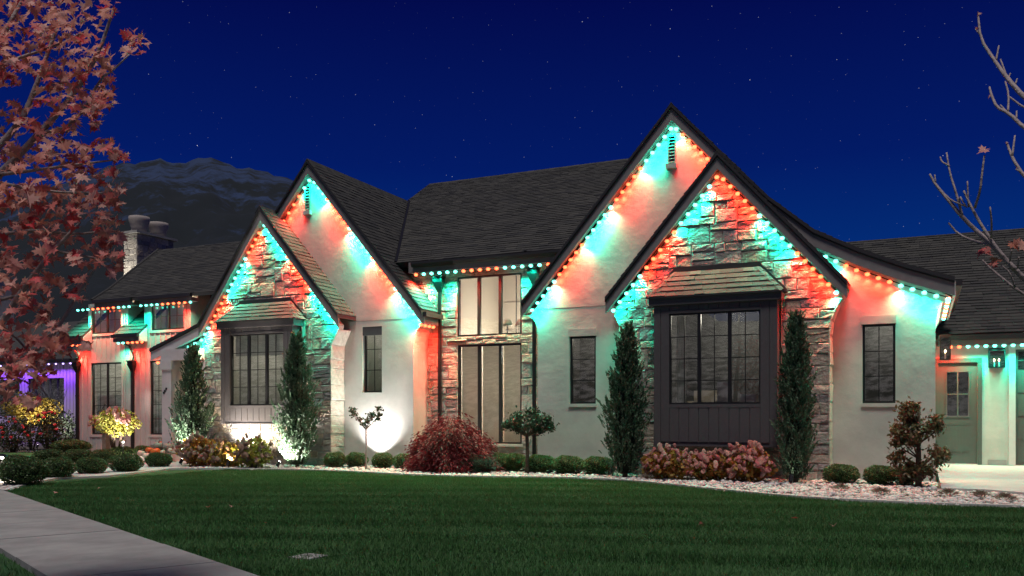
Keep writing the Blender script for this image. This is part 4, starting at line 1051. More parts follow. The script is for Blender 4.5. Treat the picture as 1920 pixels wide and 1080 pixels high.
# driveway slab up to the garage
DR = [(X(1757, 17.2), 17.2), G(1757, 903, -.02).to_2d(), G(1840, 911, -.02).to_2d(), G(1960, 920, -.02).to_2d(), (9, G(1960, 920, -.02).y - .2), (9, YG + .2), (wx1 + .03, YG + .2), (wx1 + .03, YS + .2), (wx1 + .03, 17.2)]
DR = [(wx1 + .06, 20.5), (wx1 + .06, 16.6), (G(1850, 912, -.02).x, G(1850, 912, -.02).y), (G(1990, 922, -.02).x, G(1990, 922, -.02).y), (22, 14), (22, 20.5), (22, YG + .18), (wx1 + .06, YG + .18)]
P = [Vector((p[0], p[1], -.10 + .09 * max(0, min(1, (p[1] - 14.5) / 6)))) for p in DR]
mb = MB(); mb.add(P, [tuple(range(len(P)))]); mb.add([v for k in range(len(P)) for v in (P[k], P[(k + 1) % len(P)], P[(k + 1) % len(P)] - UZ * .15, P[k] - UZ * .15)], [(4 * k, 4 * k + 1, 4 * k + 2, 4 * k + 3) for k in range(len(P))])
tag(mb.build('driveway', 'concrete_pale'), kind='structure')
# path to the porch
PT = [G(205, 893), G(300, 882), G(352, 876), (X(372, 18), 18.0), (X(372, 20), 22), (X(250, 22), 22), G(240, 868), G(120, 876), G(-60, 892), G(-60, 906)]
tag(MB().prism([Vector((p[0], p[1], GZ - .10)) for p in PT], (0, 0, .12)).build('path', 'concrete_pale'), kind='structure')
PTX = [(p[0], p[1]) for p in PT]

def inpoly(P, x, y):
    r = np.zeros(len(x), bool); n = len(P)
    for i in range(n):
        x0, y0 = P[i][0], P[i][1]; x1, y1 = P[(i + 1) % n][0], P[(i + 1) % n][1]
        if y0 == y1: continue
        c = ((y0 > y) != (y1 > y)) & (x < (x1 - x0) * (y - y0) / (y1 - y0) + x0); r ^= c
    return r
def scatter(P, n, box):
    x = NR.uniform(box[0], box[1], n); y = NR.uniform(box[2], box[3], n); k = inpoly(P, x, y); return x[k], y[k]
# pebbles
x, y = scatter(BED, 60000, (-27, 8, 9, 20))
k = ~inpoly(PTX, x, y) & ~inpoly([(p[0], p[1]) for p in DR], x, y); x, y = x[k], y[k]
n = len(x)
iv, if_ = ico(1, 1); iv = np.array([tuple(v) for v in iv]); if_ = np.array(if_)
sc = NR.uniform(.022, .05, n) * np.where(NR.random(n) < .08, 1.5, 1)
S3 = np.stack([sc * NR.uniform(.8, 1.4, n), sc * NR.uniform(.8, 1.4, n), sc * NR.uniform(.45, .8, n)], 1)
an = NR.uniform(0, 6.28, n); ca, sa = np.cos(an), np.sin(an)
V = iv[None] * S3[:, None, :] * NR.uniform(.85, 1.15, (n, len(iv), 1))
Vx = V[:, :, 0] * ca[:, None] - V[:, :, 1] * sa[:, None] + x[:, None]; Vy = V[:, :, 0] * sa[:, None] + V[:, :, 1] * ca[:, None] + y[:, None]
Vz = V[:, :, 2] + GZ - .01 + NR.uniform(-.01, .02, n)[:, None]
V = np.stack([Vx, Vy, Vz], 2).reshape(-1, 3); Fa = (if_[None] + (np.arange(n) * len(iv))[:, None, None]).reshape(-1, 3)
o = link('gravel', npmesh('gravel', V, Fa, 'pebble', True)); tag(o, 'pale rounded river pebbles covering the planting bed', 'gravel', kind='stuff')
# grass blades
def grass(P, n, box, name, label, h=(.025, .055)):
    x, y = scatter(P, n, box); n = len(x)
    # mown bands: blades lean alternately along the strip
    band = np.sign(np.sin((y * .93 - x * .36 + .25 * np.sin(x * .3)) * 2 * math.pi / 1.15))
    a = NR.uniform(0, 6.28, n); w = NR.uniform(.003, .0055, n); hh = NR.uniform(*h, n) * (1 + .25 * np.sin(x * 1.7 + np.sin(y * 2.1)) * np.sin(y * 2.9 + x))
    lx = NR.normal(0, .016, n); lyy = NR.normal(0, .016, n) + band * .007 * (1 + .8 * np.sin(x * 1.3) * np.sin(y * .7))
    b0 = np.stack([x - w * np.cos(a), y - w * np.sin(a), np.full(n, GZ - .02)], 1); b1 = np.stack([x + w * np.cos(a), y + w * np.sin(a), np.full(n, GZ - .02)], 1)
    t = np.stack([x + lx, y + lyy, GZ - .02 + hh], 1)
    V = np.stack([b0, b1, t], 1).reshape(-1, 3)
    o = link(name, npmesh(name, V, np.arange(3 * n).reshape(-1, 3), 'grass')); tag(o, label, 'grass', kind='stuff')
GL = [p for p in LAWN if True]
grass(GL, 800000, (-15, 7, 3.5, 17.5), 'lawn_grass', 'short mown dark green lawn grass in front of the house')
vp = [(v0.x, v0.y), (v1.x, v1.y), (v1.x - 2, v1.y - 1), (v0.x - 2, v0.y - 1)]
grass(vp, 90000, (-14, 0, 2, 11), 'verge_grass', 'strip of dark grass on the street side of the sidewalk')
bp = [G(-40, 862), G(62, 857), G(75, 848), G(-40, 848)]
sheet('back_lawn', [(p.x, p.y) for p in bp], GZ - .012, 'turf_base')

# wooded bank on the far side of the street, behind the camera, mirrored in the panes
mb_ = mat('rocky_bank', (.3, .28, .25), .95)
nt = mb_.node_tree; no = N(nt, 'ShaderNodeTexNoise'); no.inputs['Scale'].default_value = 1.3; no.inputs['Detail'].default_value = 8; no.inputs['Roughness'].default_value = .7
rp = N(nt, 'ShaderNodeValToRGB'); rp.color_ramp.elements[0].position = .46; rp.color_ramp.elements[0].color = (.02, .025, .02, 1); rp.color_ramp.elements[1].position = .56; rp.color_ramp.elements[1].color = (.75, .72, .68, 1)
nt.links.new(N(nt, 'ShaderNodeTexCoord').outputs['Object'], no.inputs['Vector']); nt.links.new(no.outputs['Fac'], rp.inputs[0]); nt.links.new(rp.outputs[0], nt.nodes['Principled BSDF'].inputs['Base Color'])
nx, ny = 60, 14; V = []
for j in range(ny):
    t = j / (ny - 1); xx = np.linspace(-160, 160, nx); yy = -13 - 70 * t + 4 * np.sin(xx * .05)
    hgt = 15 * t ** .6 + (np.sin(xx * .21 + 2 * t) * 1.8 + np.sin(xx * .53 + 5 * t)) * t
    V.append(np.stack([xx, yy, hgt - .25], 1))
tag(link('hillside', npmesh('hillside', np.concatenate(V), np.array([(j * nx + i, j * nx + i + 1, (j + 1) * nx + i + 1, (j + 1) * nx + i) for j in range(ny - 1) for i in range(nx - 1)]), 'rocky_bank', True)), kind='structure')
# ------------------------------------------------------------------ mountain behind
def ridge(x): return np.interp(x, [-400, 0, 120, 180, 235, 300, 330, 390, 420, 445, 470, 500, 530, 560, 640, 760, 900, 1200, 2200], [420, 380, 350, 325, 302, 297, 300, 293, 297, 312, 318, 322, 331, 345, 400, 470, 560, 660, 720])
nx, ny = 220, 60; Z0 = 2600.0
px = np.linspace(-400, 2200, nx); V = []
rs = np.random.default_rng(3)
def fbm(x, y, seed, o=5):
    r = 0; rr = np.random.default_rng(seed)
    for k in range(o):
        a, b, c, d_ = rr.uniform(0, 6.28, 4); f = 2.0 ** k
        r = r + (np.abs(np.sin(x * f + a + 1.3 * np.sin(y * f * .8 + b))) * np.abs(np.cos(y * f * 1.1 + c + 1.1 * np.sin(x * f * .6 + d_)))) / f
    return r
for j in range(ny):
    t = j / (ny - 1)
    zc = 700 + (Z0 - 700) * t
    u = (px - HX) / F; top = (HY - ridge(px) + 3 * np.sin(px * .07) + 2 * np.sin(px * .19 + 1) + 1.2 * np.sin(px * .53)) / F * Z0
    h = top * (t ** 1.25) + (fbm(px / 160, np.full(nx, t * 6), 4) - .55) * top * .30 * t * (1 - t * .93)
    V.append(np.stack([zc * (u * CP - SP), zc * (u * SP + CP), h - 3], 1))
V = np.concatenate(V); Fa = [(j * nx + i, j * nx + i + 1, (j + 1) * nx + i + 1, (j + 1) * nx + i) for j in range(ny - 1) for i in range(nx - 1)]
mm = mat('mountain', (.02, .025, .03), .95)
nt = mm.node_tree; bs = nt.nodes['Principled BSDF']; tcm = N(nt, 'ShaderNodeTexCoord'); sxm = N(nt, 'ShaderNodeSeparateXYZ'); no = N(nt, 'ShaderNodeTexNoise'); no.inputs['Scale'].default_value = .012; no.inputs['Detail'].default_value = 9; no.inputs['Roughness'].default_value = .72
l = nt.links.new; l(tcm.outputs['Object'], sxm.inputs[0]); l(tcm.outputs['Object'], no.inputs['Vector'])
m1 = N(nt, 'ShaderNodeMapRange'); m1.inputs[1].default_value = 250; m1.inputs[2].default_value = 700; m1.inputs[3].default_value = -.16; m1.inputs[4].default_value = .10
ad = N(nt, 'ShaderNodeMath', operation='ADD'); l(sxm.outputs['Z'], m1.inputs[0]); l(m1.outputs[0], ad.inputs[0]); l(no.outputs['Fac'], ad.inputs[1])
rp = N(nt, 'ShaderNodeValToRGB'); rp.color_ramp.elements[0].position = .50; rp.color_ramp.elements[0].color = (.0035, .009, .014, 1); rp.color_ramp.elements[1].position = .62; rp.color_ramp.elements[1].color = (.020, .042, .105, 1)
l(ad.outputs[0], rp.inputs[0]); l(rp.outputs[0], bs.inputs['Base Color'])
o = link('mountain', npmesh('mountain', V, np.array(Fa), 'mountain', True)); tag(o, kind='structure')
# ------------------------------------------------------------------ planting
mat('box_leaf', (.03, .07, .02), .55, cols=[(.06, .12, .034), (.090, .165, .050), (.042, .088, .026), (.12, .18, .065)], trans=.2)
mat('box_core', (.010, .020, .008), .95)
mat('juniper_leaf', (.04, .07, .05), .6, cols=[(.060, .12, .066), (.095, .17, .092), (.042, .090, .050), (.13, .19, .115)], trans=.15)
mat('jmaple_leaf', (.12, .02, .02), .6, cols=[(.15, .014, .020), (.22, .022, .028), (.09, .009, .014), (.27, .045, .042)], trans=.3)
mat('laurel_leaf', (.03, .06, .03), .4, cols=[(.030, .062, .032), (.050, .085, .045), (.020, .042, .024)], trans=.15)
mat('bronze_leaf', (.08, .06, .03), .5, cols=[(.10, .095, .034), (.14, .10, .042), (.06, .085, .030), (.17, .12, .05), (.20, .06, .04)], trans=.2)
mat('sage_leaf', (.09, .12, .08), .7, cols=[(.075, .105, .070), (.12, .15, .11), (.055, .08, .05)], trans=.2)
mat('yellow_leaf', (.42, .30, .04), .6, cols=[(.42, .29, .045), (.52, .38, .06), (.33, .20, .035), (.46, .36, .10), (.36, .30, .04)], trans=.35)
mat('lime_leaf', (.36, .36, .05), .6, cols=[(.36, .36, .06), (.46, .42, .07), (.26, .30, .05), (.44, .34, .12)], trans=.35)
mat('amber_leaf', (.36, .18, .03), .6, cols=[(.36, .17, .03), (.46, .26, .04), (.25, .09, .03), (.40, .30, .06)], trans=.3)
mat('rose_leaf', (.04, .06, .03), .6, cols=[(.035, .058, .026), (.055, .075, .035), (.05, .035, .025)], trans=.2)
mat('rose_petal', (.45, .02, .03), .6, cols=[(.45, .02, .03), (.55, .04, .05), (.36, .012, .03)])
mat('pink_head', (.4, .2, .17), .85, cols=[(.56, .24, .21), (.64, .38, .30), (.50, .14, .15), (.58, .30, .23), (.54, .18, .19)], var=.3, vscale=30, bump=.8, bscale=70)
mat('tan_head', (.3, .2, .16), .85, cols=[(.30, .19, .15), (.38, .25, .19), (.22, .13, .11), (.34, .20, .13)], var=.3, vscale=30, bump=.8, bscale=70)
mat('dry_grass', (.25, .2, .15), .8, cols=[(.24, .20, .15), (.32, .28, .22), (.18, .13, .10)], trans=.2)
mat('pampas', (.30, .30, .36), .8, cols=[(.28, .28, .32), (.38, .37, .42), (.2, .2, .24)], trans=.3)
mat('maple_leaf', (.4, .14, .1), .6, cols=[(.62, .24, .19), (.72, .38, .32), (.54, .055, .065), (.68, .30, .23), (.70, .36, .28), (.60, .04, .055), (.76, .44, .37), (.64, .24, .16), (.48, .13, .10)], trans=.3)
mat('pumpkin_orange', (.55, .13, .02), .5, var=.15, vscale=8); mat('pumpkin_green', (.22, .25, .20), .55, var=.25, vscale=8); mat('pumpkin_white', (.58, .52, .42), .55, var=.1, vscale=8)
mat('pumpkin_red', (.55, .07, .02), .5, var=.15, vscale=8)

def leaves(c, size, m, name='foliage', nrm=None, wide=.5, droop=0, dirs=None, tip=True):
    """one diamond leaf at each point: c (n,3); dirs the leaf's long axis"""
    n = len(c); d = NR.normal(0, 1, (n, 3)) if dirs is None else dirs + NR.normal(0, .25, (n, 3))
    d[:, 2] -= droop; d /= np.linalg.norm(d, axis=1)[:, None] + 1e-9
    e = NR.normal(0, 1, (n, 3)) if nrm is None else nrm + NR.normal(0, .45, (n, 3))
    s = np.cross(d, e); s /= np.linalg.norm(s, axis=1)[:, None] + 1e-9
    L_ = NR.uniform(.7, 1.3, n)[:, None] * size; w = s * L_ * wide / 2
    V = np.stack([c - d * L_ / 2, c + w, c + d * L_ / 2, c - w], 1).reshape(-1, 3)
    return npmesh(name, V, np.arange(4 * n).reshape(-1, 4), m)
def shell(n, rx, ry, rz, lump=.12, fill=.25, flat=None):
    d = NR.normal(0, 1, (n, 3)); d /= np.linalg.norm(d, axis=1)[:, None]
    ph = NR.uniform(0, 6.28, 6)
    r = 1 + lump * (np.sin(d[:, 0] * 5 + ph[0]) * np.cos(d[:, 1] * 4 + ph[1]) + .6 * np.sin(d[:, 2] * 7 + ph[2] + d[:, 0] * 6))
    r *= 1 - fill * NR.random(n) ** 2
    return d * r[:, None] * np.array([rx, ry, rz]), d
def at(px, Y, z=GZ):
    """ground point at plane Y behind column px, and metres per photo pixel there"""
    u = (px - HX) / F; zc = Y / (CP + u * SP); return Vector((X(px, Y), Y, z)), zc / F
def gat(px, py, z=GZ):
    return G(px, py, z), (CH - z) / (py - HY)
iv2, if2 = ico(1, 2)
# clipped boxwoods
BX = []
for k in range(4):
    c, d = shell(4200, 1, 1, 1, lump=.07, fill=.2); BX.append(leaves(c, .115, 'box_leaf', 'foliage', dirs=d + NR.normal(0, .8, d.shape), wide=.6))
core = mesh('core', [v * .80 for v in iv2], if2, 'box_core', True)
def boxwood(pos, rx, rz, label, group, cat='shrub', name='boxwood', ry=None, me=None):
    r = empty(name, pos, label, cat, group)
    c = pos + UZ * rz * .93
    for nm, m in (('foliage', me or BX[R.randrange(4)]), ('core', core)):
        o = link(nm, m, r, c); o.scale = (rx, ry or rx, rz)
    o = bpy.data.objects[r.name]; o.children[0].rotation_euler = (0, 0, R.uniform(0, 6.28)) if ry is None else (0, 0, 0)
    MB().tube([pos - UZ * .03, c], [.03, .02], 6).build('stem', 'bark_brown', r)
    return r
PATHB = ['largest round boxwood at the sidewalk end of the porch path', 'second boxwood from the sidewalk in the front row along the path', 'third boxwood from the sidewalk in the front row along the path', 'fourth boxwood from the sidewalk, before the short path light', 'smallest front row boxwood, right before the heap of pumpkins', 'back row boxwood nearest the sidewalk, behind the largest one', 'middle boxwood of the back row along the porch path', 'back row boxwood in front of the timber lantern post']
for (px, py, w, h), PB_ in zip(((45, 909, 86, 54), (110, 896, 60, 40), (170, 889, 58, 34), (236, 885, 60, 37), (297, 876, 48, 29), (93, 866, 54, 25), (148, 868, 54, 27), (195, 869, 48, 28)), PATHB):
    p, s = gat(px, py); boxwood(p, w * s / 2, h * s / 2, PB_, 'boxwoods along the porch path')
p, s = gat(228, 856); boxwood(p, 22 * s, 10 * s, 'low pale boxwood mound lit by the short path light', None)
p, s = gat(25, 866); boxwood(p, 26 * s, 7 * s, 'low green mound behind the largest boxwood of the path cluster', None)
p, s = gat(268, 856); boxwood(p, 18 * s, 11 * s, 'dark green boxwood tucked behind the heap of pumpkins', None)
p, s = gat(288, 853); boxwood(p, 18 * s, 9 * s, 'small leafy boxwood against the porch wall by the pumpkins', None)
p, s = gat(134, 847); boxwood(p, 46 * s, 12 * s, 'long low clipped hedge in front of the corner downpipe', None, ry=.45, cat='hedge', name='hedge')
for px, l in ((628, 'brightest boxwood, beside the stone corner at the floodlit wall'), (668, 'boxwood behind the thin young tree at the floodlit wall'), (718, 'boxwood just right of the thin young tree at the floodlit wall'), (758, 'boxwood half hidden by the red laceleaf maple')):
    p, s = at(px, 17.85 if px < 650 else 18.15); boxwood(p, 22 * s, 15 * s, l, 'boxwoods under the floodlit wall')
for px, l in ((938, 'boxwood behind the loose grey green shrub below the entry window'), (966, 'boxwood left of the round headed standard tree trunk'), (1012, 'boxwood right of the round headed standard tree trunk'), (1064, 'middle boxwood below the narrow window right of the entry'), (1120, 'boxwood beside the dark juniper left of the dark bay')):
    p, s = at(px, 18.3 if px < 1000 else 18.1); boxwood(p, (32 if px > 1000 else 24) * s, 18 * s, l, 'boxwoods in the row right of the entry')
for px, w, l in ((1577, 66, 'larger round boxwood beside the stone corner under the right window'), (1650, 60, 'round boxwood at the middle of the pale wall under the right window'), (1697, 42, 'small boxwood partly behind the bronze leaved shrub')):
    p, s = at(px, 17.7); boxwood(p, w / 2 * s, 19 * s, l, None)
p, s = at(898, 17.5); c, d = shell(1800, 1, 1, 1, lump=.25, fill=.5)
boxwood(p, 34 * s, 19 * s, 'loose grey green shrub beside the red laceleaf maple', None, me=leaves(c, .16, 'sage_leaf', dirs=d + np.array([0, 0, .8]), wide=.3), name='shrub')

# columnar junipers: upright sprays round a stem
def juniper(pos, w, h, label, seed, bend=.0):
    r = empty('juniper', pos, label, 'conifer', 'columnar junipers against the stone gables')
    rg = np.random.default_rng(seed); n = 900; V = []; cs = []; ds = []
    t = rg.random(n) ** .85; a = rg.uniform(0, 6.28, n)
    prof = np.interp(t, [0, .08, .3, .6, .85, 1], [.62, .9, 1, .72, .36, .06])
    lump = 1 + .42 * np.sin(a * 3 + t * 17 + seed) * np.sin(t * 23 + a)
    rad = w / 2 * prof * lump * rg.uniform(.35, 1.05, n)
    base = np.stack([rad * np.cos(a), rad * np.sin(a), t * h * .93 + .05], 1)
    out = np.stack([np.cos(a) * .42, np.sin(a) * .42, np.ones(n)], 1) + rg.normal(0, .18, (n, 3)); out /= np.linalg.norm(out, axis=1)[:, None]
    for i in range(n):
        ln = rg.uniform(.16, .34) * (1.1 - .45 * t[i]) * h / 2.6; m_ = 30
        s_ = rg.random(m_) ** .8; q = base[i] + out[i] * (s_ * ln)[:, None] + rg.normal(0, .022, (m_, 3)) * (1.1 - s_)[:, None]
        cs.append(q); ds.append(np.repeat(out[i][None], m_, 0) + rg.normal(0, .35, (m_, 3)))
    c = np.concatenate(cs); d = np.concatenate(ds); c[:, 0] += bend * (c[:, 2] / h) ** 2
    link('foliage', leaves(c, .066, 'juniper_leaf', dirs=d, wide=.32), r, pos)
    MB().tube([pos - UZ * .05, pos + UZ * h * .5, pos + Vector((bend * .7, 0, h * .9))], [.05, .035, .01], 7).build('trunk', 'bark_brown', r)
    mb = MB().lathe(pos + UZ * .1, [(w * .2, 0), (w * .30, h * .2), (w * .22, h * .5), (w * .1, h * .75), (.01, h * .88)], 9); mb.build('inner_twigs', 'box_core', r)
for px, Y, w, top, l, sd_i in ((362, 17.25, 66, 646, 'juniper between the porch column and the pale bay', 1), (557, 17.3, 76, 622, 'brightly lit juniper at the right corner of the pale bay', 2), (1172, 17.45, 78, 606, 'dark juniper left of the dark boxed bay', 3), (1492, 17.35, 64, 584, 'narrow juniper right of the dark boxed bay', 4)):
    p, s = at(px, Y); h = CH + (HY - top) * s - GZ; juniper(p, w * s * .86, h, 'tall columnar ' + l, sd_i, bend=.06 if px == 1172 else 0)

# hydrangeas with separate flower heads
def head_mesh(seed, m):
    rg = random.Random(seed); v = [Vector((p.x * .8, p.y * .8, p.z * 1.05)) * rg.uniform(.68, 1.22) for p in iv2]; return mesh('flower_head', v, if2, m)
HD = {m: [head_mesh(k, m) for k in range(3)] for m in ('pink_head', 'tan_head')}
def hydrangea(pos, rx, rz, nh, label, m, lm, seed, hr=.065, group='hydrangeas in flower', ry=None):
    rg = random.Random(seed); nh = int(nh * 1.45); hr *= .82; r = empty('hydrangea', pos, label, 'hydrangea', group); ry = ry or rx * .75
    c, d = shell(1300, rx * .95, ry * .95, rz * .9, lump=.2, fill=.6); c[:, 2] += rz * .85; c = c[c[:, 2] > .02]
    link('foliage', leaves(c, .10, lm, wide=.6), r, pos)
    for k in range(9):
        a = rg.uniform(0, 6.28); e = pos + Vector((math.cos(a) * rx * .7, math.sin(a) * ry * .7, rz * rg.uniform(1, 1.6)))
        MB().tube([pos + Vector((math.cos(a) * .06, math.sin(a) * .06, -.03)), pos * .5 + e * .5 + UZ * .08, e], [.012, .009, .006], 5).build('stem', 'bark_brown', r)
    for k in range(nh):
        while True:
            v = Vector((rg.gauss(0, 1), rg.gauss(0, 1) - .5, rg.gauss(0, 1) + .35)).normalized()
            if v.z > -.45: break
        q = Vector((v.x * rx, v.y * ry, v.z * rz + rz * .9)) * rg.uniform(.82, 1.08)
        o = link('flower_head', HD[m][k % 3], r, pos + q); z = hr * rg.uniform(.7, 1.3); o.scale = (z, z, z * rg.uniform(1, 1.5)); o.rotation_euler = (v.y * -.8, v.x * .8, rg.uniform(0, 6))
for px, Y, w, h, nh, l, m, lm, s_ in (
    (1252, 17.35, 96, 66, 46, 'pale pink hydrangea at the left foot of the dark bay', 'pink_head', 'amber_leaf', 1), (1326, 17.35, 86, 62, 38, 'low pink hydrangea with amber leaves below the dark bay', 'pink_head', 'amber_leaf', 2), (1400, 17.35, 92, 76, 52, 'taller rosy hydrangea by the narrow juniper under the dark bay', 'pink_head', 'amber_leaf', 3),
    (372, 16.75, 84, 66, 44, 'rusty hydrangea in front of the porch juniper', 'tan_head', 'amber_leaf', 4), (424, 16.9, 72, 56, 26, 'amber hydrangea glowing from a lamp within, below the pale bay', 'tan_head', 'yellow_leaf', 5), (476, 16.8, 78, 66, 46, 'brown headed hydrangea beside the brightly lit juniper', 'tan_head', 'lime_leaf', 6)):
    p, s = at(px, Y); hydrangea(p, w * s / 2, h * s / 2.1, nh, l, m, lm, s_)

# laceleaf maple: a weeping mound
p, s = gat(846, 884); r = empty('laceleaf_maple', p, 'low spreading dark red laceleaf maple in front of the entry window', 'shrub')
n = 26000; d = NR.normal(0, 1, (n, 3)); d[:, 2] = np.abs(d[:, 2]); d /= np.linalg.norm(d, axis=1)[:, None]
lay = .55 + .45 * np.round(NR.random(n) ** .6 * 5) / 5
lum = 1 + .16 * np.sin(np.arctan2(d[:, 1], d[:, 0]) * 5 + 1) * np.cos(d[:, 2] * 6) + .08 * np.sin(np.arctan2(d[:, 1], d[:, 0]) * 13)
c = d * (lay * lum)[:, None] * np.array([88 * s, 66 * s, 92 * s]) + NR.normal(0, .03, (n, 3)); c[:, 2] -= .10 * (lay ** 2) * (1 - d[:, 2]) ; c = c[c[:, 2] > .03]
dd = c * np.array([1, 1, 0]); dd /= np.linalg.norm(dd, axis=1)[:, None] + 1e-6; dd[:, 2] = -.55
link('foliage', leaves(c, .09, 'jmaple_leaf', dirs=dd, wide=.26), r, p)
for k in range(9):
    a = k * .7; e = p + Vector((math.cos(a) * .75, math.sin(a) * .55, .72))
    MB().tube([p - UZ * .04, p + Vector((math.cos(a) * .1, math.sin(a) * .1, .35)), p + Vector((math.cos(a) * .45, math.sin(a) * .3, .75)), e], [.05, .035, .02, .008], 6).build('branch', 'bark_brown', r, smooth=True)

# standards and small trees
def clumps(cs, n, r, flat=.7): return np.concatenate([NR.normal(0, 1, (n, 3)) * np.array([r * q, r * q, r * flat * q]) * .55 + np.array(c_) for c_, q in cs])
def branchy(root, base, trunk_top, tips, r0, m, seed):
    MB().tube([base - UZ * .04, base * .5 + trunk_top * .5 + Vector((.012, 0, 0)), trunk_top], [r0, r0 * .8, r0 * .75], 8).build('trunk', m, root, smooth=True)
    rg = random.Random(seed)
    for t in tips:
        t = Vector(t); mid = trunk_top * .5 + t * .5 + Vector((rg.uniform(-.03, .03), rg.uniform(-.03, .03), -.02))
        MB().tube([trunk_top - UZ * .03, mid, t], [r0 * .5, r0 * .32, r0 * .15], 5).build('branch', m, root, smooth=True)
p, s = gat(988, 888); r = empty('standard_tree', p, 'small round headed evergreen standard tree with bare trunk before the entry corner', 'tree')
tt = p + UZ * 72 * s; cs = [((dx * s, dy * s, (72 + dz_) * s), q) for dx, dy, dz_, q in ((-32, 0, 22, .8), (-12, -10, 34, 1), (8, 5, 40, 1), (28, -5, 28, 1), (44, 3, 16, .7), (-20, 8, 12, .7), (5, -8, 18, 1), (24, 5, 10, .8), (-42, 0, 18, .5), (40, 0, 30, .6))]
c = clumps(cs, 240, .17); link('foliage', leaves(c, .072, 'laurel_leaf', wide=.55), r, p)
branchy(r, p, tt, [p + Vector(c_) for c_, q in cs], .05, 'bark_brown', 3)
p, s = gat(686, 881); r = empty('standard_tree', p, 'thin young tree silhouetted against the floodlit white wall', 'tree')
tt = p + Vector((0, 0, 78 * s)); cs = [((dx * s, dy * s, (78 + dz_) * s), q) for dx, dy, dz_, q in ((-32, 0, 34, .55), (-24, -4, 26, .6), (-14, 3, 16, .6), (-4, 0, 8, .5), (8, 3, 22, .7), (18, -3, 26, .6), (28, 0, 36, .5), (24, 2, 18, .5), (4, 0, 12, .5), (31, 0, 26, .4))]
c = clumps(cs, 46, .15); link('foliage', leaves(c, .075, 'rose_leaf', wide=.55), r, p)
branchy(r, p, tt, [p + Vector(c_) for c_, q in cs], .028, 'bark_grey', 4)
p, s = gat(1722, 913); r = empty('magnolia_shrub', p, 'upright bronze and green leaved shrub at the corner by the driveway', 'shrub')
tt = p + UZ * 30 * s; cs = []
rg = random.Random(9)
for k in range(34):
    h = rg.uniform(24, 168); w = 46 * (1 - abs(h - 78) / 120) + 4; cs.append(((rg.uniform(-1, 1) * w * s, rg.uniform(-1, 1) * w * .6 * s, h * s), rg.uniform(.5, .9)))
c = clumps(cs, 130, .15, 1); link('foliage', leaves(c, .085, 'bronze_leaf', wide=.45), r, p)
MB().tube([p - UZ * .04, p + UZ * 60 * s, p + Vector((.02, 0, 150 * s))], [.06, .045, .012], 7).build('trunk', 'bark_brown', r, smooth=True)
for c_, q in cs:
    e = p + Vector(c_); b = p + UZ * max(.1, c_[2] - .3); MB().tube([b, b * .4 + e * .6 - UZ * .03, e], [.016, .012, .005], 5).build('branch', 'bark_brown', r, smooth=True)

# shrubs round the low building: yellow tree, roses, tall pale grass
def mound(name, px, Y, zc_px, rx_px, rz_px, m, label, cat, n=2600, leaf=.11, trunk=True, seed=1, lump=.22, group=None):
    p, s = at(px, Y); zc = CH + (HY - zc_px) * s
    r = empty(name, p, label, cat, group); c, d = shell(n, rx_px * s, rx_px * s * .7, rz_px * s, lump=lump, fill=.6)
    link('foliage', leaves(c, leaf, m, wide=.55), r, (p.x, p.y, zc))
    rg = random.Random(seed)
    for k in range(6):
        a = rg.uniform(0, 6.28); e = Vector((p.x + math.cos(a) * rx_px * s * .6, p.y + math.sin(a) * rx_px * s * .4, zc + rg.uniform(-.2, .5) * rz_px * s))
        MB().tube([p + Vector((math.cos(a) * .05, math.sin(a) * .05, -.05)), p * .5 + e * .5 + UZ * .1, e], [.035, .025, .01], 6).build('branch', 'bark_brown', r, smooth=True)
    return r, p, s, zc
mound('yellow_shrub', 60, 23.5, 770, 52, 30, 'yellow_leaf', 'broad yellow leaved shrub glowing above the red roses', 'shrub', 3600)
r, p, s, zc = mound('lime_hydrangea', 216, 19.8, 792, 42, 26, 'lime_leaf', 'small lime and yellow tree hydrangea beside the lantern post', 'shrub', 1700, .10)
rg = random.Random(4)
for k in range(26):
    a = rg.uniform(-.4, 3.6); q = Vector((p.x + math.cos(a) * 46 * s * rg.uniform(.7, 1.05), p.y - .2 + rg.uniform(-.3, .2), zc + abs(math.sin(a)) * 25 * s + rg.uniform(-.1, .05)))
    o = link('flower_head', HD['pink_head'][k % 3], r, q); o.scale = (.085, .085, .095)
for px, Y, cz, rx, rz, l in ((24, 21.6, 815, 42, 36, 'dark rose bush with red blooms behind the path boxwoods'), (92, 22.2, 806, 34, 36, 'looser rose bush with pink red blooms left of the corner downpipe')):
    r, p, s, zc = mound('rose_bush', px, Y, cz, rx, rz, 'rose_leaf', l, 'shrub', 2300, .09, lump=.3)
    for k in range(13):
        a = rg.uniform(0, 6.28); b = rg.uniform(-.2, 1.2)
        q = Vector((p.x + math.cos(a) * math.cos(b) * rx * s, p.y - abs(math.sin(a) * math.cos(b)) * rx * s * .7, zc + math.sin(b) * rz * s))
        o = link('rose', mesh('rose', [v * R.uniform(.75, 1.2) for v in iv2], if2, 'rose_petal') if k == 0 else rm, r, q); rm = o.data; z = rg.uniform(.04, .07); o.scale = (z, z, z * .8)
p, s = at(92, 24.6); r = empty('tall_grass', p, 'tall pale feathery grass before the purple lit doors', 'grass clump')
n = 900; a = NR.uniform(0, 6.28, n); t = NR.uniform(.3, 1, n); sp = NR.uniform(.05, .8, n)
e = np.stack([np.cos(a) * sp * t, np.sin(a) * sp * t * .6, t * 2.55 - .4 * (sp * t) ** 2], 1)
dirs = np.stack([np.cos(a) * sp * .5, np.sin(a) * sp * .4, np.ones(n)], 1)
link('blades', leaves(e - np.array([0, 0, .15]), .75, 'pampas', dirs=dirs, wide=.022), r, p)
r, p, s, zc = mound('purple_shrub', 128, 24.0, 806, 16, 30, 'sage_leaf', 'thin grey shrub in purple light by the corner downpipe', 'shrub', 900, .09)
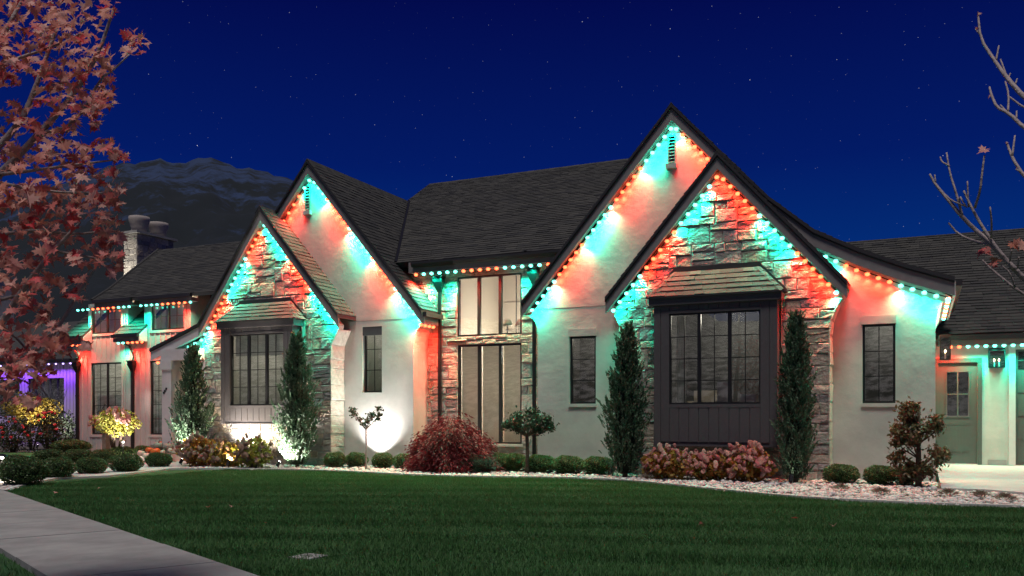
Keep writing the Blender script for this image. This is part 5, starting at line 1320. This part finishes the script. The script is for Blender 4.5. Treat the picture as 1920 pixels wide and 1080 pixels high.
# dry perennial tufts in the gravel
for px, py in ((1577, 921), (1652, 928), (1777, 931), (1838, 934), (1884, 940), (1215, 899)):
    p, s = gat(px, py); r = empty('dry_tuft', p, 'low withered brown tuft lying in the pebbles near the driveway', 'dry plant', 'withered tufts in the gravel')
    n = 160; a = NR.uniform(0, 6.28, n); q = NR.random(n); c = np.stack([np.cos(a) * q * 17 * s, np.sin(a) * q * 17 * s * 1.3, .05 + .06 * (1 - q)], 1)
    link('blades', leaves(c, .11, 'dry_grass', dirs=np.stack([np.cos(a), np.sin(a), np.full(n, .5)], 1), wide=.12), r, p)

# pumpkins heaped at the porch
def pumpkin_mesh(m, seed, tall=.75):
    k, n = 30, 10; V = []; Fa = []
    for j in range(n + 1):
        th = math.pi * j / n
        for i in range(k):
            a = 2 * math.pi * i / k; rib = 1 - .10 * abs(math.cos(a * 5)) ** 3
            rr = math.sin(th) ** .8 * rib if 0 < j < n else .02
            V.append(Vector((rr * math.cos(a), rr * math.sin(a), -math.cos(th) * tall - (.12 * math.cos(th) ** 12 if j > n / 2 else 0))))
    for j in range(n):
        for i in range(k): Fa.append((j * k + i, j * k + (i + 1) % k, (j + 1) * k + (i + 1) % k, (j + 1) * k + i))
    return mesh('flesh', V, Fa, m, True)
PM = {m: pumpkin_mesh(m, 1) for m in ('pumpkin_orange', 'pumpkin_green', 'pumpkin_white', 'pumpkin_red')}
for px, py, w, Y, m, l in ((313, 823, 17, 18.1, 'pumpkin_red', 'bright red orange pumpkin at the top of the porch heap'), (297, 836, 17, 17.75, 'pumpkin_green', 'grey green ribbed pumpkin left of the red one in the porch heap'), (315, 838, 18, 17.7, 'pumpkin_green', 'wide blue green pumpkin under the red one in the porch heap'), (303, 831, 9, 17.95, 'pumpkin_orange', 'small orange gourd between the grey green pumpkin and the red one'), (280, 844, 13, 17.5, 'pumpkin_orange', 'flat orange pumpkin between the white and the yellow orange ones'), (292, 847, 16, 17.4, 'pumpkin_orange', 'yellow orange pumpkin just behind the clipped boxwood'), (274, 854, 12, 17.3, 'pumpkin_white', 'round white pumpkin on the path behind the boxwood'), (265, 850, 13, 17.45, 'pumpkin_white', 'pale cream pumpkin at the outer end of the porch heap'), (319, 844, 8, 17.35, 'pumpkin_white', 'small pale gourd in front of the blue green pumpkin'), (305, 847, 8, 17.35, 'pumpkin_white', 'tiny cream gourd beside the yellow orange pumpkin')):
    p, s = at(px, Y); rad = w * s / 2 * 1.15; zc = max(CH + (HY - py) * s, GZ + .02 + rad * .7)
    r = empty('pumpkin', (p.x, p.y, zc - rad * .75), l, 'pumpkin', 'pumpkins heaped at the porch')
    o = link('flesh', PM[m], r, (p.x, p.y, zc)); o.scale = (rad, rad, rad); o.rotation_euler = (R.uniform(-.3, .3), R.uniform(-.3, .3), R.uniform(0, 6))
    MB().tube([(p.x, p.y, zc + rad * .6), (p.x + .02, p.y, zc + rad * .85), (p.x + .05, p.y, zc + rad * 1.0)], [.022, .016, .013], 6).build('stalk', 'timber', r, smooth=True)
# hay bale plinth and crate under the heap so that the upper pumpkins rest on something
p, s = at(309, 18.05); zb = CH + (HY - 833) * s
c_ = empty('straw_bale', p, 'pale straw bale under the pumpkins at the porch column', 'straw bale')
MB().box((p.x - .36, p.y - .2, GZ), (p.x + .36, p.y + .2, zb - .02)).build('straw_block', 'dry_grass', c_)
for dx in (-.18, .18): bar('twine', (p.x + dx - .01, p.y - .206, GZ), (p.x + dx + .01, p.y + .206, zb - .014), 'timber', c_)
p, s = at(303, 17.6); c_ = empty('crate', p, 'low weathered wooden crate hidden under the lower pumpkins', 'crate')
zb = CH + (HY - 849) * s
for k in range(3): bar('slat', (p.x - .42, p.y - .2, GZ + .03 + k * (zb - GZ - .05) / 3), (p.x + .42, p.y - .18, GZ + .0 + (k + 1) * (zb - GZ - .05) / 3), 'timber', c_)
bar('lid', (p.x - .42, p.y - .2, zb - .03), (p.x + .42, p.y + .2, zb), 'timber', c_)

# lantern on a timber post, path light, floodlights
p, s = at(199, 20.3); r = empty('lantern_post', p, 'timber post with a small hanging lantern on a curved iron hook', 'lantern post')
zt = CH + (HY - 793) * s
MB().box((p.x - .085, p.y - .085, GZ - .05), (p.x + .085, p.y + .085, zt)).build('post', 'timber', r)
hk = [(p.x, p.y, zt), (p.x - .1, p.y, zt + .45), (p.x - .02, p.y - .05, zt + .62), (p.x + .12, p.y - .12, zt + .6), (p.x + .04, p.y - .2, zt + .45)]
MB().tube(hk, .012, 6).build('hook', 'black_metal', r, smooth=True)
lz = zt + .05; lxx, lyy = p.x, p.y - .19
MB().box((lxx - .085, lyy - .085, lz), (lxx + .085, lyy + .085, lz + .02)).lathe((lxx, lyy, lz + .29), [(.12, 0), (.07, .06), (.02, .11)], 8).build('lantern_cap', 'black_metal', r)
for a in (-1, 1):
    for b in (-1, 1): bar('lantern_bar', (lxx + a * .075 - .008, lyy + b * .075 - .008, lz + .021), (lxx + a * .075 + .008, lyy + b * .075 + .008, lz + .289), 'black_metal', r)
bar('lantern_pane', (lxx - .066, lyy - .078, lz + .022), (lxx + .066, lyy - .074, lz + .288), 'blind', r)
for px, py, l in ((231, 858, 'short path light with a flat cap among the boxwoods'), (4, 905, 'short path light at the sidewalk end of the path')):
    p, s = gat(px, py); r = empty('path_light', p, l, 'path light')
    MB().tube([p - UZ * .05, p + UZ * .46], .012, 6).build('stake', 'dark_metal', r)
    MB().lathe(p + UZ * .50, [(.11, 0), (.09, .02), (.02, .05)], 12).build('cap', 'dark_metal', r)
    v, f = ico(.03, 1); link('bulb', mesh('bulb', v, f, 'bulb_white', True), r, p + UZ * .475)
    lamp('path_lamp', 'SPOT', p + UZ * .43, 40, (1, .9, .7), r, spot=150, aim=(0, 0, -1))
def flood(px, Y, aim, energy, spot, label, col=(1, .93, .82), blend=.35, z=GZ):
    p, s = at(px, Y); r = empty('uplight', p, label, 'floodlight')
    a = Vector(aim).normalized(); b = p + UZ * .12
    MB().tube([p - UZ * .05, b], .012, 6).build('stake', 'black_metal', r)
    MB().tube([b - a * .07, b + a * .06], [.038, .045], 10).build('housing', 'black_metal', r, smooth=False)
    MB().tube([b + a * .061, b + a * .064], [.03, .03], 10).build('lens', 'bulb_white', r)
    lamp('flood_lamp', 'SPOT', b + a * .09, energy, col, r, size=.04, spot=spot, blend=blend, aim=a)
flood(700, 18.44, (.0, .12, 1), 420, 116, 'small uplight behind the boxwoods flooding the white wall', col=(1, .97, .95), blend=1.0)
flood(522, 16.9, (.45, .34, 1), 900, 120, 'small uplight at the foot of the brightly lit juniper')
flood(402, 17.1, (.3, .5, 1), 560, 110, 'small uplight behind the rusty hydrangea at the pale bay')
flood(452, 17.25, (-.1, .35, 1), 120, 120, 'small uplight tucked under the pale bay', col=(1, .72, .36))
flood(428, 16.55, (.0, .5, 1), 60, 130, 'warm uplight in front of the amber hydrangea', col=(1, .70, .30))
flood(214, 19.2, (0, .5, 1), 260, 110, 'small uplight under the lime tree hydrangea')
flood(70, 22.7, (0, .45, 1), 420, 115, 'small uplight under the broad yellow shrub')
flood(340, 16.8, (.3, .45, 1), 560, 110, 'small uplight in front of the porch juniper')
flood(1148, 17.6, (.1, .4, 1), 1.0, 80, 'unlit looking black uplight left of the dark juniper')
flood(1483, 16.95, (.1, .4, 1), 1.0, 80, 'unlit looking black uplight before the narrow juniper')
# irrigation lid and fallen leaves on the lawn
p, s = gat(578, 1041); vb = empty('valve_box_lid', p, 'grey irrigation box lid lying in the lawn', 'lid')
q = [p + Vector((dx, dy, 0)) for dx, dy in ((-.13, -.13), (.12, -.14), (.14, .12), (-.11, .14))]
MB().prism([v - UZ * .05 for v in q], (0, 0, .044)).build('lid_plate', 'concrete', vb)
bar('finger_hole', (p.x - .04, p.y - .02, GZ - .0055), (p.x + .03, p.y + .01, GZ - .003), 'black_metal', vb)

# maple leaf outline: five lobes
def maple_pts():
    o = [(0, -.5), (.05, -.12), (.26, -.30), (.24, -.12), (.50, -.10), (.36, .05), (.44, .20), (.20, .14), (.16, .30), (.08, .26), (0, .58)]
    return [(x, y) for x, y in o] + [(-x, y) for x, y in o[-2:0:-1]]
mp = maple_pts()
def maple_mesh(fold, curl, name='leaf'):
    V = [(0, 0, 0)] + [(x, y, fold * abs(x) - curl * (y * y)) for x, y in mp]; n = len(mp)
    return mesh(name, V, [(0, 1 + i, 1 + (i + 1) % n) for i in range(n)], 'maple_leaf')
LM = [maple_mesh(f, c_) for f, c_ in ((.25, .25), (-.35, .5), (.6, .1), (.1, .9), (-.6, -.2), (.45, .7), (.0, -.5), (.8, .4))]
for k, (px, py) in enumerate(((104, 923), (185, 914), (390, 951), (433, 948), (358, 1043), (1314, 982), (1490, 971), (1563, 986))):
    o = link('fallen_leaf', LM[k % 8], None, G(px, py, GZ + .03)); z = R.uniform(.07, .1); o.scale = (z, z, z); o.rotation_euler = (R.uniform(-.4, .4), R.uniform(-.4, .4), R.uniform(0, 6))
    tag(o, 'single dry red maple leaf lying on the lawn', 'leaf', 'fallen leaves on the lawn')

# ------------------------------------------------------------------ red maple at the left and bare maple at the right, close to the camera
mt = empty('maple_tree', C(-260, 1000, 5.6) * Vector((1, 1, 0)) + UZ * GZ if False else Vector((C(-260, 800, 5.6).x, C(-260, 800, 5.6).y, GZ)), 'red leaved maple whose branches hang in from the left edge', 'tree')
b0 = wloc(mt); Zt = 5.6
def br(root, pts, radii, m='bark_grey', name='branch'): return MB().tube(smooth([Vector(p) for p in pts], 1), [radii[0] + (radii[1] - radii[0]) * k / (2 * len(pts) - 1) for k in range(2 * len(pts))], 7).build(name, m, root, smooth=True)
top = C(-200, -300, Zt); MB().tube([b0 - UZ * .1, b0 + UZ * .8, C(-235, 420, Zt), C(-190, 60, Zt), top], [.11, .09, .075, .05, .03], 10).build('trunk', 'bark_grey', mt, smooth=True)
LIMBS = [([(-235, 520), (-120, 440), (0, 327), (75, 250), (140, 175), (185, 100), (212, 20)], .034), ([(-225, 420), (-60, 330), (35, 238), (62, 178), (98, 75), (122, 20)], .03), ([(-200, 240), (-80, 150), (0, 74), (38, 10), (60, -60)], .03), ([(-235, 800), (-100, 720), (0, 612), (48, 535), (100, 470), (150, 418)], .034), ([(-100, 720), (20, 690), (90, 640), (125, 590), (160, 530), (200, 470)], .02), ([(0, 562), (60, 548), (130, 530)], .012), ([(75, 250), (140, 235), (190, 145), (208, 135), (243, 102)], .012), ([(0, 327), (60, 320), (130, 310), (215, 300)], .014), ([(-60, 330), (10, 345), (90, 360), (195, 362)], .016), ([(0, 440), (70, 430), (140, 440), (205, 432)], .014), ([(62, 178), (110, 150), (170, 170)], .012), ([(100, 470), (160, 480), (206, 490)], .01), ([(-80, 150), (30, 110), (110, 85), (165, 55)], .014), ([(20, 690), (60, 700), (90, 745)], .01), ([(90, 640), (130, 655), (150, 642), (166, 640)], .005), ([(0, 612), (40, 640), (70, 690)], .01)]
rg = random.Random(17)
for pts, r0 in LIMBS:
    dz = rg.uniform(-.35, .35); n_ = len(pts)
    br(mt, [C(px, py, Zt + dz * k / n_) for k, (px, py) in enumerate(pts)], (r0, max(.004, r0 * .22)))
CL = [(20, 20, 55, 20), (70, 35, 55, 22), (130, 20, 45, 18), (155, 65, 42, 14), (30, 90, 50, 18), (95, 95, 55, 20), (207, 8, 22, 7), (250, 80, 24, 10), (185, 115, 30, 12), (170, 165, 50, 22), (115, 150, 45, 16), (192, 190, 26, 10), (12, 125, 40, 14), (100, 225, 50, 16), (165, 220, 28, 9), (25, 205, 26, 7), (50, 275, 50, 18), (120, 290, 55, 20), (185, 295, 42, 16), (222, 290, 16, 5), (40, 340, 55, 20), (110, 345, 55, 20), (180, 350, 45, 16), (215, 372, 24, 8), (30, 400, 55, 20), (95, 405, 55, 18), (165, 395, 36, 12), (40, 460, 55, 20), (110, 455, 45, 16), (165, 470, 36, 12), (205, 432, 26, 10), (205, 490, 26, 10), (25, 520, 50, 18), (90, 540, 42, 14), (145, 540, 28, 8), (40, 600, 45, 14), (30, 655, 45, 15), (85, 625, 40, 14), (120, 640, 24, 8), (15, 700, 32, 10), (60, 690, 36, 12), (70, 660, 30, 10), (90, 690, 20, 5), (25, 740, 24, 6), (62, 755, 18, 5), (163, 643, 8, 2), (-60, 100, 90, 60), (-60, 300, 90, 60), (-60, 500, 90, 55), (-70, 660, 70, 30)]
LV = []
for px, py, rad, n_ in CL:
    for _ in range(int(n_ * 2.1)):
        a, q = rg.uniform(0, 6.28), math.sqrt(rg.random()); LV.append(C(px + math.cos(a) * q * rad, py + math.sin(a) * q * rad, Zt + rg.gauss(0, .30)))
inview = [p for p in LV if (lambda c: c > 0)((p.x * CP + p.y * SP) / (p.y * CP - p.x * SP) * F + HX)]
rg.shuffle(inview); single = inview[:300]; sid = set(map(id, single)); rest = [p for p in LV if id(p) not in sid]
def leafrot():
    v = Vector((rg.gauss(0, .55) + .25, rg.gauss(0, .5) - .85, rg.gauss(0, .55) + .8)).normalized()
    q = v.to_track_quat('Z', 'Y'); return q @ Matrix.Rotation(rg.uniform(-1.1, 1.1) + math.pi, 3, 'Z').to_quaternion()
for k, p in enumerate(single):
    o = link('leaf', LM[k % 8], mt, p); z = rg.uniform(.055, .115); o.scale = (z, z, z); o.rotation_mode = 'QUATERNION'; o.rotation_quaternion = leafrot()
Vs = []; Fs = []; bv_ = [[v.co.copy() for v in m.vertices] for m in LM]; n_ = len(mp)
for k, p in enumerate(rest):
    q = leafrot(); z = rg.uniform(.055, .115); b = len(Vs)
    Vs += [p + q @ (v * z) for v in bv_[k % 8]]; Fs += [(b, b + 1 + i, b + 1 + (i + 1) % n_) for i in range(n_)]
tag(link('crown', mesh('crown', [v - b0 for v in Vs], Fs, 'maple_leaf'), mt, b0), kind='stuff')

Zb = 4.6; q0 = C(2130, 800, Zb)
bt = empty('bare_maple', (q0.x, q0.y, GZ), 'leafless young maple with pale branches reaching in from the right edge', 'tree')
MB().tube(smooth([Vector((q0.x, q0.y, GZ - .1)), C(2110, 720, Zb), C(2085, 300, Zb), C(2105, -60, Zb + .1), C(2085, -380, Zb)], 1), [.065, .06, .055, .05, .042, .036, .03, .022, .016, .007], 9).build('trunk', 'bark_grey', bt, smooth=True)
def Cb(px, py): return C(px, py, Zb + .35 * math.sin(px * .012) + .25 * math.cos(py * .009))
for pts in ([(2090, 330), (2160, 180), (2230, 40), (2250, -90)], [(2095, 60), (2040, -80), (2000, -220)], [(2100, 560), (2190, 420), (2270, 330), (2300, 240)], [(2100, -60), (2160, -190), (2180, -320)], [(2160, 180), (2150, 60), (2170, -20)], [(2190, 420), (2200, 310), (2230, 250)]):
    br(bt, [Cb(*q) for q in pts], (.020, .005))
def zp(a): return [(1680 + x / 1.929, y / 1.929) for x, y in a]
BR = [([(1030, 1500), (700, 1210), (520, 1060), (430, 975), (340, 880), (243, 790), (180, 712), (143, 668), (122, 630)], .016, .004), ([(430, 975), (375, 912), (330, 850), (280, 765), (245, 690)], .010, .004), ([(243, 790), (215, 690), (193, 620), (183, 552)], .006, .003), ([(193, 600), (165, 585), (160, 568)], .004, .003), ([(143, 660), (140, 632)], .004, .003), ([(285, 752), (305, 690), (312, 620), (320, 562)], .006, .0035), ([(345, 888), (290, 875), (225, 848), (190, 806)], .007, .0035), ([(240, 785), (225, 700), (255, 750)], .004, .003), ([(262, 750), (258, 655)], .004, .003), ([(250, 745), (200, 725), (180, 705)], .004, .003), ([(345, 860), (346, 800), (340, 748)], .005, .003), ([(600, 1140), (450, 1060), (345, 975), (312, 940)], .008, .003), ([(430, 1040), (412, 985), (380, 960)], .005, .003), ([(412, 945), (418, 905)], .004, .003), ([(440, 970), (444, 930)], .004, .003), ([(1000, 900), (620, 480), (463, 352), (400, 280), (350, 210), (305, 140), (297, 55)], .014, .004), ([(300, 120), (288, 106)], .004, .003), ([(362, 218), (372, 165)], .005, .003), ([(400, 275), (378, 215)], .004, .003), ([(405, 285), (414, 265)], .004, .003), ([(432, 305), (438, 285)], .004, .003), ([(900, 760), (560, 530), (463, 462), (408, 408), (365, 390), (345, 345), (338, 315)], .010, .004), ([(405, 405), (408, 340), (395, 295)], .005, .003), ([(400, 405), (378, 380)], .004, .003), ([(560, 440), (463, 390), (410, 350)], .006, .003), ([(436, 430), (436, 402)], .004, .003), ([(900, 1000), (600, 780), (463, 640), (420, 570), (400, 515)], .010, .004), ([(420, 565), (430, 490)], .005, .003), ([(450, 620), (434, 612)], .004, .003)]
for pts, r0, r1 in BR: br(bt, [Cb(px, py) for px, py in zp(pts)], (r0 * 1.15, r1 * 1.2))
for k, (x, y, z) in enumerate(((318, 545, .07), (310, 905, .085), (325, 915, .07), (365, 940, .085), (350, 950, .07), (425, 885, .075), (455, 888, .085), (297, 52, .03), (290, 106, .03), (335, 350, .03), (400, 520, .02))):
    px, py = zp([(x, y)])[0]; o = link('leaf', LM[k % 8], bt, Cb(px, py) - UY * .01); o.scale = (z, z, z); o.rotation_mode = 'QUATERNION'; o.rotation_quaternion = leafrot()
